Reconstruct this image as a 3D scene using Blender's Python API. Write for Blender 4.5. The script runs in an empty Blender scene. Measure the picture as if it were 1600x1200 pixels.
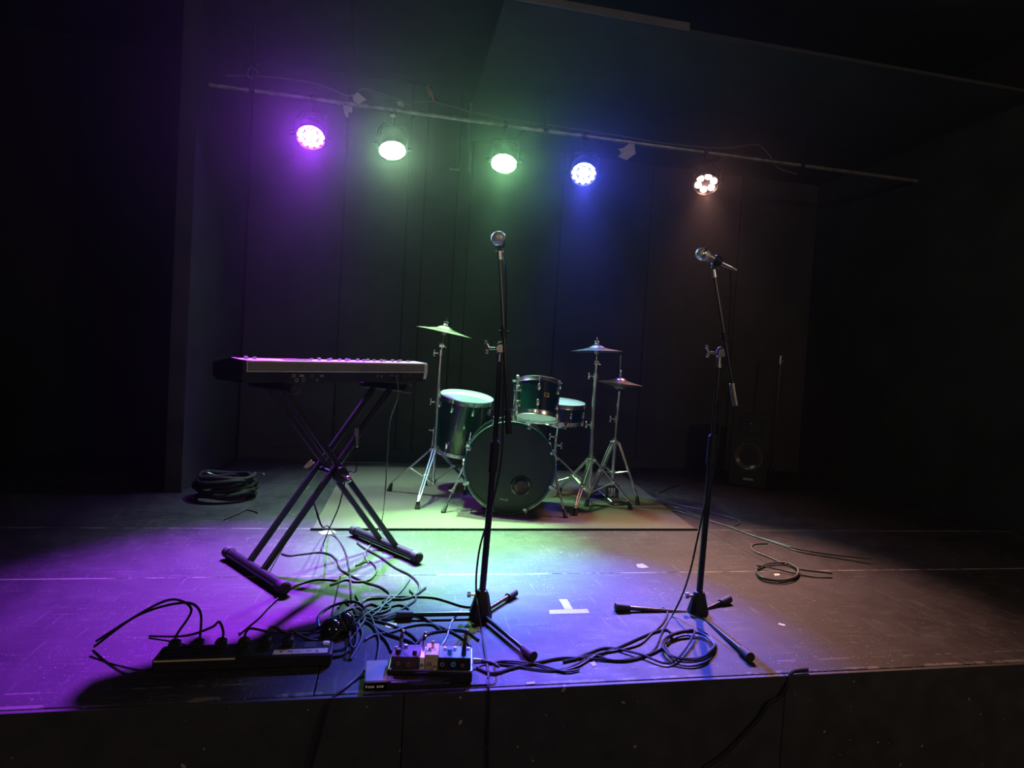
import bpy, math, random
from mathutils import Vector, Matrix, Quaternion
random.seed(7)
S = bpy.context.scene
COL = S.collection
V = Vector

# ------------------------------------------------------------------ camera
CAM_H, FPX = 0.95, 960.0            # height above the stage deck (z = 0), focal length in pixels of the 1600 px frame
yaw, pit, rol = math.radians(11.4), math.radians(-1.73), math.radians(3.3)
fwd = V((math.sin(yaw)*math.cos(pit), math.cos(yaw)*math.cos(pit), math.sin(pit)))
rgt0 = V((math.cos(yaw), -math.sin(yaw), 0)); up0 = rgt0.cross(fwd)
rgt = rgt0*math.cos(rol)+up0*math.sin(rol); upv = up0*math.cos(rol)-rgt0*math.sin(rol)
CP = V((0, 0, CAM_H))
cam = bpy.data.objects.new('camera', bpy.data.cameras.new('camera')); COL.objects.link(cam)
cam.matrix_world = Matrix(((rgt.x, upv.x, -fwd.x, CP.x), (rgt.y, upv.y, -fwd.y, CP.y), (rgt.z, upv.z, -fwd.z, CP.z), (0, 0, 0, 1)))
cam.data.sensor_width = 36.0; cam.data.lens = FPX/1600*36.0; cam.data.clip_start = 0.02
S.camera = cam
def ray(px, py): return fwd+rgt*((px-800)/FPX)-upv*((py-600)/FPX)
def G(px, py, z=0.0):               # point of the plane at height z seen at a pixel
    d = ray(px, py); return CP+d*((z-CAM_H)/d.z)
def P(px, py, d): return CP+ray(px, py)*d
def PY(px, py, y):
    d = ray(px, py); return CP+d*(y/d.y)

# ------------------------------------------------------------------ view, world, house light
S.view_settings.view_transform = 'Standard'; S.view_settings.look = 'None'
S.view_settings.exposure = 0.0; S.view_settings.gamma = 1.0; S.view_settings.use_curve_mapping = False
W = bpy.data.worlds.new('world'); S.world = W; W.use_nodes = True
wn = W.node_tree.nodes; wl = W.node_tree.links
wn['Background'].inputs[0].default_value = (0.35, 0.45, 0.6, 1); wn['Background'].inputs[1].default_value = 0.004
HAZE = 0.0026
vs = wn.new('ShaderNodeVolumeScatter'); vs.inputs['Density'].default_value = HAZE; vs.inputs['Anisotropy'].default_value = 0.9
wl.new(vs.outputs[0], wn['World Output'].inputs['Volume'])
S.cycles.use_denoising = True
S.cycles.volume_bounces = 0
S.cycles.max_bounces = 5
S.cycles.sample_clamp_indirect = 4.0
def add_light(name, kind, loc, energy, color, target=None, **kw):
    d = bpy.data.lights.new(name, kind); d.energy = energy; d.color = color
    for k, v in kw.items(): setattr(d, k, v)
    o = bpy.data.objects.new(name, d); COL.objects.link(o); o.location = loc
    if target is not None: o.rotation_euler = (V(target)-V(loc)).to_track_quat('-Z', 'Y').to_euler()
    return o
# the two dim lamps of the house, high behind the camera
add_light('house_lamp', 'POINT', (-1.3, -2.6, 2.5), 80, (1.0, 0.80, 0.58), shadow_soft_size=0.12)
add_light('house_lamp', 'POINT', (3.2, -0.9, 2.3), 85, (1.0, 0.74, 0.5), shadow_soft_size=0.12)

# ------------------------------------------------------------------ materials
def mat(name, col, rough=0.5, metal=0.0, var=0.0, scale=30.0, bump=0.0, spec=0.5, bscale=None, coat=0.0):
    m = bpy.data.materials.new(name); m.use_nodes = True
    nt = m.node_tree; b = nt.nodes['Principled BSDF']
    b.inputs['Base Color'].default_value = (*col, 1); b.inputs['Roughness'].default_value = rough
    b.inputs['Metallic'].default_value = metal; b.inputs['Specular IOR Level'].default_value = spec
    b.inputs['Coat Weight'].default_value = coat; b.inputs['Coat Roughness'].default_value = 0.08
    tc = nt.nodes.new('ShaderNodeTexCoord')
    n = nt.nodes.new('ShaderNodeTexNoise'); n.inputs['Scale'].default_value = scale; n.inputs['Detail'].default_value = 5
    nt.links.new(tc.outputs['Object'], n.inputs['Vector'])
    if var:
        r = nt.nodes.new('ShaderNodeValToRGB')
        r.color_ramp.elements[0].position = 0.3; r.color_ramp.elements[1].position = 0.7
        r.color_ramp.elements[0].color = (*[c*(1-var) for c in col], 1); r.color_ramp.elements[1].color = (*[min(1, c*(1+var)) for c in col], 1)
        nt.links.new(n.outputs['Fac'], r.inputs[0]); nt.links.new(r.outputs[0], b.inputs['Base Color'])
    if bump:
        n2 = nt.nodes.new('ShaderNodeTexNoise'); n2.inputs['Scale'].default_value = bscale or scale*3; n2.inputs['Detail'].default_value = 4
        nt.links.new(tc.outputs['Object'], n2.inputs['Vector'])
        bp = nt.nodes.new('ShaderNodeBump'); bp.inputs['Strength'].default_value = bump; bp.inputs['Distance'].default_value = 0.01
        nt.links.new(n2.outputs['Fac'], bp.inputs['Height']); nt.links.new(bp.outputs[0], b.inputs['Normal'])
    return m
def emit(name, col, strength):
    m = bpy.data.materials.new(name); m.use_nodes = True
    b = m.node_tree.nodes['Principled BSDF']; b.inputs['Base Color'].default_value = (0.1, 0.1, 0.1, 1)
    b.inputs['Emission Color'].default_value = (*col, 1); b.inputs['Emission Strength'].default_value = strength
    m.cycles.emission_sampling = 'NONE'      # the lamp's own spot light carries its beam; the bulbs only glow
    return m
def floor_material():
    m = bpy.data.materials.new('scuffed_black_deck'); m.use_nodes = True
    nt = m.node_tree; N = nt.nodes; L = nt.links; b = N['Principled BSDF']
    geo = N.new('ShaderNodeNewGeometry')
    def noise(scale, detail, rough=0.6, stretch=None, rot=0.0):
        n = N.new('ShaderNodeTexNoise'); n.inputs['Scale'].default_value = scale; n.inputs['Detail'].default_value = detail; n.inputs['Roughness'].default_value = rough
        if stretch:
            mp = N.new('ShaderNodeMapping'); mp.inputs['Scale'].default_value = stretch; mp.inputs['Rotation'].default_value = (0, 0, rot)
            L.new(geo.outputs['Position'], mp.inputs['Vector']); L.new(mp.outputs[0], n.inputs['Vector'])
        else: L.new(geo.outputs['Position'], n.inputs['Vector'])
        return n.outputs['Fac']
    def ramp(f, a, c, v0=0.0, v1=1.0):
        r = N.new('ShaderNodeMapRange'); r.inputs['From Min'].default_value = a; r.inputs['From Max'].default_value = c
        r.inputs['To Min'].default_value = v0; r.inputs['To Max'].default_value = v1; L.new(f, r.inputs['Value']); return r.outputs[0]
    def mth(op, a, c):
        n = N.new('ShaderNodeMath'); n.operation = op
        for i, x in enumerate((a, c)):
            if isinstance(x, (int, float)): n.inputs[i].default_value = x
            else: L.new(x, n.inputs[i])
        return n.outputs[0]
    def mix(f, a, c):
        n = N.new('ShaderNodeMix'); n.data_type = 'RGBA'
        if isinstance(f, (int, float)): n.inputs[0].default_value = f
        else: L.new(f, n.inputs[0])
        for i, x in ((6, a), (7, c)):
            if isinstance(x, tuple): n.inputs[i].default_value = (*x, 1)
            else: L.new(x, n.inputs[i])
        return n.outputs[2]
    big = noise(2.2, 6, 0.65)
    c = mix(ramp(big, 0.35, 0.68), (0.012, 0.012, 0.013), (0.030, 0.029, 0.030))
    haze = noise(9.0, 8, 0.75)                                     # dusty scuffing
    c = mix(ramp(haze, 0.45, 0.75, 0, 0.6), c, (0.060, 0.058, 0.057))
    for st, rot in (((3.0, 42, 1), 0.5), ((38, 3.0, 1), 0.3), ((4.0, 50, 1), -0.9)):   # drag marks
        s = noise(1.6, 3, 0.55, st, rot)
        c = mix(ramp(s, 0.63, 0.70, 0, 0.5), c, (0.10, 0.097, 0.094))
    ch = noise(58, 2, 0.6); where = noise(3.1, 3, 0.6)             # chips of bare wood and paint
    c = mix(mth('MULTIPLY', ramp(ch, 0.685, 0.705), ramp(where, 0.48, 0.58)), c, (0.22, 0.195, 0.17))
    ch2 = noise(140, 1, 0.5)
    c = mix(mth('MULTIPLY', ramp(ch2, 0.70, 0.72), ramp(where, 0.42, 0.52)), c, (0.20, 0.185, 0.165))
    sep = N.new('ShaderNodeSeparateXYZ'); L.new(geo.outputs['Position'], sep.inputs[0])
    wear = noise(6, 4, 0.7)
    for y0, w, k_ in ((2.712, 0.006, 0.8), (3.46, 0.006, 0.6), (1.752, 0.016, 0.3), (1.83, 0.003, 0.35)):        # worn board edges and the worn stage lip
        d = mth('ABSOLUTE', mth('SUBTRACT', sep.outputs['Y'], y0), 0.0)
        c = mix(mth('MULTIPLY', mth('LESS_THAN', d, w), ramp(wear, 0.40 if k_ > 0.5 else 0.5, 0.56, 0, k_)), c, (0.33, 0.30, 0.27))
    L.new(c, b.inputs['Base Color'])
    L.new(ramp(haze, 0.3, 0.75, 0.55, 0.8), b.inputs['Roughness']); b.inputs['Specular IOR Level'].default_value = 0.22
    bp = N.new('ShaderNodeBump'); bp.inputs['Strength'].default_value = 0.18; bp.inputs['Distance'].default_value = 0.004
    L.new(noise(55, 5, 0.7), bp.inputs['Height']); L.new(bp.outputs[0], b.inputs['Normal'])
    return m
def fascia_material():
    m = mat('stage_front_paint', (0.020, 0.020, 0.022), 0.7, var=0.35, scale=12, bump=0.15)
    nt = m.node_tree; b = nt.nodes['Principled BSDF']
    g = nt.nodes.new('ShaderNodeNewGeometry'); n = nt.nodes.new('ShaderNodeTexNoise'); n.inputs['Scale'].default_value = 38; n.inputs['Detail'].default_value = 1
    nt.links.new(g.outputs['Position'], n.inputs['Vector'])
    r = nt.nodes.new('ShaderNodeMapRange'); r.inputs['From Min'].default_value = 0.735; r.inputs['From Max'].default_value = 0.75
    nt.links.new(n.outputs['Fac'], r.inputs['Value'])
    mx = nt.nodes.new('ShaderNodeMix'); mx.data_type = 'RGBA'
    src = b.inputs['Base Color'].links[0].from_socket
    nt.links.new(r.outputs[0], mx.inputs[0]); nt.links.new(src, mx.inputs[6]); mx.inputs[7].default_value = (0.22, 0.18, 0.13, 1)
    nt.links.new(mx.outputs[2], b.inputs['Base Color'])
    return m
M = dict(
    deck=floor_material(), fascia=fascia_material(),
    under=mat('deck_underlay', (0.008, 0.008, 0.008), 0.9),
    wall=mat('black_wall_paint', (0.023, 0.024, 0.024), 0.85, var=0.3, scale=3, bump=0.12, bscale=60),
    lit_edge=mat('lit_edge_grey', (0.10, 0.095, 0.09), 0.6, var=0.4, scale=3),
    gap=mat('wall_gap', (0.006, 0.006, 0.006), 0.95),
    ceil=mat('black_ceiling_paint', (0.026, 0.026, 0.028), 0.8, var=0.25, scale=4, bump=0.1, bscale=40),
    house=mat('dark_house_floor', (0.03, 0.028, 0.027), 0.7, var=0.3, scale=6),
    rug=mat('brown_flat_rug', (0.105, 0.090, 0.075), 0.95, var=0.28, scale=120, bump=0.5, bscale=500, spec=0.1),
    bind=mat('black_rug_binding', (0.010, 0.010, 0.010), 0.9),
    chrome=mat('chrome', (0.85, 0.85, 0.85), 0.24, 1.0, var=0.05),
    steel=mat('dull_steel', (0.45, 0.45, 0.46), 0.32, 1.0, var=0.12, scale=60),
    shell=mat('dark_green_lacquer', (0.002, 0.016, 0.011), 0.14, coat=0.8, var=0.25, scale=5),
    hoopw=mat('dark_green_hoop', (0.006, 0.045, 0.030), 0.2, coat=0.6),
    maple=mat('pale_maple_bounce_ply', (0.62, 0.50, 0.36), 0.5, var=0.12, scale=20),
    head=mat('coated_white_head', (0.74, 0.75, 0.70), 0.55, var=0.06, scale=14),
    headclear=mat('milky_resonant_head', (0.62, 0.66, 0.58), 0.35, var=0.05, scale=14),
    headblk=mat('black_drum_head', (0.017, 0.017, 0.018), 0.38, var=0.2, scale=6, bump=0.03),
    bronze=mat('cymbal_bronze', (0.66, 0.60, 0.50), 0.30, 1.0, var=0.15, scale=25, bump=0.08, bscale=180),
    rubber=mat('black_rubber', (0.012, 0.012, 0.012), 0.7),
    blackm=mat('black_enamel_metal', (0.014, 0.014, 0.016), 0.28, spec=0.6, var=0.2, scale=40),
    blackp=mat('black_plastic', (0.012, 0.012, 0.013), 0.55, spec=0.25, var=0.2, scale=50),
    gloss=mat('glossy_black_plastic', (0.010, 0.011, 0.014), 0.10, coat=0.6),
    felt=mat('grey_felt', (0.30, 0.30, 0.30), 0.95),
    cable=mat('black_cable_jacket', (0.010, 0.010, 0.010), 0.6, spec=0.28),
    cablegrey=mat('grey_cable_jacket', (0.08, 0.08, 0.075), 0.42, spec=0.6),
    silver=mat('silver_keyboard_case', (0.68, 0.66, 0.63), 0.42, var=0.06, scale=30),
    greyrear=mat('grey_rear_panel', (0.17, 0.155, 0.14), 0.65, spec=0.2, var=0.1, scale=20),
    ivory=mat('white_key_plastic', (0.75, 0.74, 0.70), 0.3, var=0.03),
    brass=mat('brass_jack', (0.80, 0.55, 0.22), 0.25, 1.0, var=0.1),
    mesh=mat('mic_grille_steel', (0.66, 0.65, 0.65), 0.45, 0.55, bump=0.12, bscale=900),
    micbody=mat('grey_mic_body', (0.24, 0.24, 0.25), 0.4, 0.5),
    white=mat('white_plastic', (0.72, 0.72, 0.70), 0.4, var=0.05),
    tape=mat('white_gaffer_tape', (0.22, 0.215, 0.21), 0.7, var=0.12, scale=50, bump=0.15),
    beige=mat('beige_marking_tape', (0.46, 0.40, 0.31), 0.75, var=0.12, scale=40),
    ink=mat('black_marker_ink', (0.06, 0.05, 0.05), 0.8),
    paper=mat('pale_paper_scrap', (0.55, 0.49, 0.38), 0.8, var=0.15, scale=60),
    bluep=mat('blue_pedal_enamel', (0.07, 0.30, 0.75), 0.65, spec=0.2, var=0.1, coat=0.3),
    beigep=mat('beige_pedal_enamel', (0.40, 0.34, 0.28), 0.65, spec=0.2, var=0.1),
    violetp=mat('dark_violet_pedal_enamel', (0.05, 0.035, 0.075), 0.65, spec=0.2, var=0.2),
    pillow=mat('grey_pillow_cloth', (0.34, 0.33, 0.29), 0.9, var=0.15, scale=20, bump=0.2),
    cone=mat('brown_speaker_cone', (0.05, 0.042, 0.034), 0.22, var=0.2, scale=30),
    cab=mat('black_cabinet_carpet', (0.012, 0.011, 0.011), 0.8, var=0.3, scale=90, bump=0.3),
    copper=mat('copper_brown_metal', (0.45, 0.18, 0.10), 0.4, 0.7, var=0.2),
    flag=mat('grey_tape_tab', (0.50, 0.48, 0.47), 0.7, var=0.12),
    pipe=mat('scuffed_pipe_steel', (0.30, 0.29, 0.28), 0.42, 0.8, var=0.35, scale=14),
)

def translucent(m, col, f):
    nt = m.node_tree; b = nt.nodes['Principled BSDF']; out = nt.nodes['Material Output']
    t = nt.nodes.new('ShaderNodeBsdfTranslucent'); t.inputs['Color'].default_value = (*col, 1)
    mx = nt.nodes.new('ShaderNodeMixShader'); mx.inputs[0].default_value = f
    nt.links.new(b.outputs[0], mx.inputs[1]); nt.links.new(t.outputs[0], mx.inputs[2]); nt.links.new(mx.outputs[0], out.inputs['Surface'])
translucent(M['head'], (0.85, 0.86, 0.80), 0.4); translucent(M['headclear'], (0.88, 0.90, 0.84), 0.75)

# ------------------------------------------------------------------ mesh builder
class MB:
    def __init__(self, X=None): self.v = []; self.f = []; self.X = X
    def add(self, vs, fs):
        b = len(self.v)
        self.v += [(self.X @ V(p)) if self.X is not None else V(p) for p in vs]
        self.f += [tuple(i+b for i in q) for q in fs]; return self
    def box(self, c, s, R=None, bev=0.0):
        c = V(c); hx, hy, hz = s[0]/2, s[1]/2, s[2]/2
        if bev <= 0:
            vs = [V((x, y, z)) for z in (-hz, hz) for y in (-hy, hy) for x in (-hx, hx)]
            fs = [(0, 2, 3, 1), (4, 5, 7, 6), (0, 1, 5, 4), (2, 6, 7, 3), (0, 4, 6, 2), (1, 3, 7, 5)]
        else:
            k = bev; vs = []; fs = []
            ring = lambda z, i: [V((x, y, z)) for x, y in ((-hx+i+k, -hy+i), (hx-i-k, -hy+i), (hx-i, -hy+i+k), (hx-i, hy-i-k), (hx-i-k, hy-i), (-hx+i+k, hy-i), (-hx+i, hy-i-k), (-hx+i, -hy+i+k))]
            for z, i in ((-hz, k), (-hz+k, 0), (hz-k, 0), (hz, k)): vs += ring(z, i)
            for j in range(3):
                for i in range(8): fs.append((j*8+i, j*8+(i+1) % 8, j*8+8+(i+1) % 8, j*8+8+i))
            fs.append(tuple(range(7, -1, -1))); fs.append(tuple(range(24, 32)))
        if R is not None: vs = [R @ p for p in vs]
        return self.add([c+p for p in vs], fs)
    def cyl(self, a, b, r, r2=None, n=14, caps=True):
        a, b = V(a), V(b); r2 = r if r2 is None else r2
        q = (b-a).to_track_quat('Z', 'Y'); vs = []
        for p, rr in ((a, r), (b, r2)):
            for i in range(n): t = 2*math.pi*i/n; vs.append(p+q @ V((rr*math.cos(t), rr*math.sin(t), 0)))
        fs = [(i, (i+1) % n, n+(i+1) % n, n+i) for i in range(n)]
        if caps: fs += [tuple(range(n-1, -1, -1)), tuple(range(n, 2*n))]
        return self.add(vs, fs)
    def tube(self, pts, r, n=8, caps=True):
        pts = [V(p) for p in pts]; m = len(pts); vs = []; fs = []
        t0 = (pts[1]-pts[0]).normalized(); nr = t0.orthogonal().normalized()
        for i, p in enumerate(pts):
            t = (pts[min(i+1, m-1)]-pts[max(i-1, 0)])
            t = t.normalized() if t.length > 1e-9 else t0
            nr = (nr-t*nr.dot(t)); nr = nr.normalized() if nr.length > 1e-6 else t.orthogonal().normalized()
            bn = t.cross(nr); rr = r[i] if isinstance(r, (list, tuple)) else r
            for k in range(n): a = 2*math.pi*k/n; vs.append(p+nr*(rr*math.cos(a))+bn*(rr*math.sin(a)))
        for i in range(m-1):
            for k in range(n): fs.append((i*n+k, i*n+(k+1) % n, (i+1)*n+(k+1) % n, (i+1)*n+k))
        if caps: fs += [tuple(range(n-1, -1, -1)), tuple(range((m-1)*n, m*n))]
        return self.add(vs, fs)
    def lathe(self, prof, X=None, n=32, cap0=False, cap1=False, closed=False):
        vs = []; fs = []; m = len(prof)
        for r, z in prof:
            for i in range(n): t = 2*math.pi*i/n; p = V((r*math.cos(t), r*math.sin(t), z)); vs.append(X @ p if X is not None else p)
        for j in range(m if closed else m-1):
            k = (j+1) % m
            for i in range(n): fs.append((j*n+i, j*n+(i+1) % n, k*n+(i+1) % n, k*n+i))
        if cap0: fs.append(tuple(range(n-1, -1, -1)))
        if cap1: fs.append(tuple(range((m-1)*n, m*n)))
        return self.add(vs, fs)
    def ball(self, c, r, n=12, sc=(1, 1, 1), R=None):
        prof = [(max(1e-5, math.sin(math.pi*j/(n//2+2))), -math.cos(math.pi*j/(n//2+2))) for j in range(n//2+3)]
        X = Matrix.Translation(V(c)) @ (R.to_4x4() if R is not None else Matrix.Identity(4)) @ Matrix.Diagonal((r*sc[0], r*sc[1], r*sc[2], 1))
        return self.lathe(prof, X, n)
    def prism(self, poly, z0, z1):
        n = len(poly)
        vs = [V((x, y, z0)) for x, y in poly]+[V((x, y, z1)) for x, y in poly]
        return self.add(vs, [tuple(range(n-1, -1, -1)), tuple(range(n, 2*n))]+[(i, (i+1) % n, n+(i+1) % n, n+i) for i in range(n)])
    def make(self, name, m, parent=None, origin=(0, 0, 0), sharp=35):
        o = V(origin); me = bpy.data.meshes.new(name)
        me.from_pydata([tuple(p-o) for p in self.v], [], self.f); me.update()
        import bmesh
        bm = bmesh.new(); bm.from_mesh(me); bmesh.ops.recalc_face_normals(bm, faces=bm.faces); bm.to_mesh(me); bm.free()
        me.polygons.foreach_set('use_smooth', [True]*len(me.polygons)); me.set_sharp_from_angle(angle=math.radians(sharp))
        me.materials.append(M[m] if isinstance(m, str) else m)
        ob = bpy.data.objects.new(name, me); COL.objects.link(ob)
        if parent is not None: ob.parent = parent
        else: ob.location = o
        return ob
class Thing:
    def __init__(self, name, label, cat, loc, group=None):
        self.o = bpy.data.objects.new(name, None); COL.objects.link(self.o); self.loc = V(loc); self.o.location = self.loc
        self.o.empty_display_size = 0.05
        self.o['label'] = label; self.o['category'] = cat
        if group: self.o['group'] = group
    def part(self, mb, name, m, parent=None, label=None, sharp=35):
        p = mb.make(name, m, parent or self.o, self.loc, sharp)
        if label: p['label'] = label
        return p
def single(mb, name, m, label, cat, origin, group=None):
    o = mb.make(name, m, None, origin); o['label'] = label; o['category'] = cat
    if group: o['group'] = group
    return o
def struct(mb, name, m, origin=(0, 0, 0), parent=None):
    o = mb.make(name, m, parent, origin)
    if parent is None: o['kind'] = 'structure'
    return o
def spline(pts, k=8):
    pts = [V(p) for p in pts]; out = []
    for i in range(len(pts)-1):
        p0, p1, p2, p3 = pts[max(i-1, 0)], pts[i], pts[i+1], pts[min(i+2, len(pts)-1)]
        for j in range(k):
            t = j/k
            out.append(0.5*((2*p1)+(p2-p0)*t+(2*p0-5*p1+4*p2-p3)*t*t+(3*p1-p0-3*p2+p3)*t*t*t))
    return out+[pts[-1]]
def frame(axis, at):                                                # local z along axis
    return Matrix.Translation(V(at)) @ V(axis).to_track_quat('Z', 'Y').to_matrix().to_4x4()

# ------------------------------------------------------------------ the room
Y0, Y1 = 1.75, 5.74                                                  # stage lip and back wall
XL, XR = -1.27, 4.3
XF = -3.6                                                           # the stage and house go on to the left in front of the wing wall
HZ = -0.62                                                           # house floor
CZ = 3.45
floor = struct(MB().box(((XF+XR)/2, (Y0+Y1)/2, -0.05), (XR-XF, Y1-Y0-0.01, 0.07)), 'floor', 'under')
rows = (Y0, 2.712, 3.46, 4.60, Y1)
for j in range(4):
    off = (-2.6, -2.9, -2.4, -3.0)[j]; xs = [XF]+[off+2.44*k for k in range(4) if XF < off+2.44*k < XR]+[XR]
    for a, b in zip(xs[:-1], xs[1:]):
        MB().box(((a+b)/2, (rows[j]+rows[j+1])/2, -0.009), (b-a-0.004, rows[j+1]-rows[j]-0.004, 0.018), bev=0.0015).make('panel', 'deck', floor)
fas = struct(MB().box(((XF+XR)/2, Y0+0.03, HZ/2-0.02), (XR-XF, 0.04, -HZ-0.04)), 'stage_front', 'under')
xs = [XF, -2.35, -1.13, 0.09, 1.31, 2.53, XR]
for a, b in zip(xs[:-1], xs[1:]):
    MB().box(((a+b)/2, Y0-0.006, HZ/2-0.001), (b-a-0.003, 0.014, -HZ-0.003), bev=0.001).make('panel', 'fascia', fas)
struct(MB().box(((XF+XR)/2, -1.7, HZ-0.05), (XR-XF, 7.0, 0.1)), 'house_floor', 'house')
# back wall of painted panels, seams where the photo shows them
def seam_x(px, py): return PY(px, py, Y1).x
wb = struct(MB().box(((XF+XR)/2, Y1+0.07, CZ/2-0.3), (XR-XF, 0.1, CZ+0.8)), 'wall_back', 'gap')
xs = [XL, seam_x(531, 450), seam_x(630, 450), seam_x(656, 450), seam_x(706, 450), seam_x(727, 450), seam_x(870, 450), seam_x(1010, 450), seam_x(1150, 450), XR]
for i, (a, b) in enumerate(zip(xs[:-1], xs[1:])):
    MB().box(((a+b)/2, Y1+0.01+0.006*(i % 2), CZ/2), (b-a-0.012, 0.02, CZ-0.004), bev=0.003).make('panel', 'wall', wb)
struct(MB().box(((XL+XR)/2, Y1-0.012, 0.055), (XR-XL-0.02, 0.02, 0.11), bev=0.004), 'baseboard_back', 'wall')
wlft = struct(MB().box((XL-0.06, (4.3+Y1)/2, CZ/2), (0.1, Y1-4.3, CZ)), 'wall_left', 'wall')
struct(MB().box((XF-0.05, 2.0, CZ/2-0.3), (0.1, 8.0, CZ+0.8)), 'wall_left_house', 'wall')
struct(MB().box((XR+0.05, 2.0, CZ/2-0.3), (0.1, 8.0, CZ+0.8)), 'wall_right', 'wall')
struct(MB().box(((XF+XR)/2, -5.0, CZ/2-0.3), (XR-XF, 0.1, CZ+0.8)), 'wall_front', 'wall')
struct(MB().box(((XF+XR)/2, 0.4, CZ+0.05), (XR-XF, 10.8, 0.1)), 'ceiling', 'ceil')
# dropped ceiling soffit over stage right
sx0, sy0, sz = 0.53, 3.48, 3.0
soffit = struct(MB().box(((sx0+XR)/2, (sy0+Y1)/2, sz+0.012), (XR-sx0-0.01, Y1-sy0-0.01, 0.024), bev=0.004), 'ceiling_soffit', 'ceil')
MB().box(((sx0+1.65)/2, sy0-0.012, sz+0.022), (1.65-sx0, 0.02, 0.044), bev=0.003).make('edge_strip', 'lit_edge', soffit)  # lighter grey paints in the light along the soffit's near edge
for x in (1.2, 2.6):
    MB().cyl((x, 4.4, sz+0.02), (x, 4.4, CZ), 0.008, n=6).make('hanger_rod', 'steel', soffit)

# ------------------------------------------------------------------ rug
rug = Thing('rug', 'flat brown-grey rug under the drum kit', 'rug', (0.8, 4.4, 0))
fl, fr, br, bl = G(488, 828.6), G(1087, 828.8), V((2.16, 5.42, 0)), V((-0.31, 5.42, 0))
rug.part(MB().prism([(p.x, p.y) for p in (fl, fr, br, bl)], 0.0005, 0.008), 'pile', 'rug')
rug.part(MB().tube([fl+V((-0.01, 0, 0.006)), fr+V((0.01, 0, 0.006))], 0.0075, 8), 'binding', 'bind')

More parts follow.
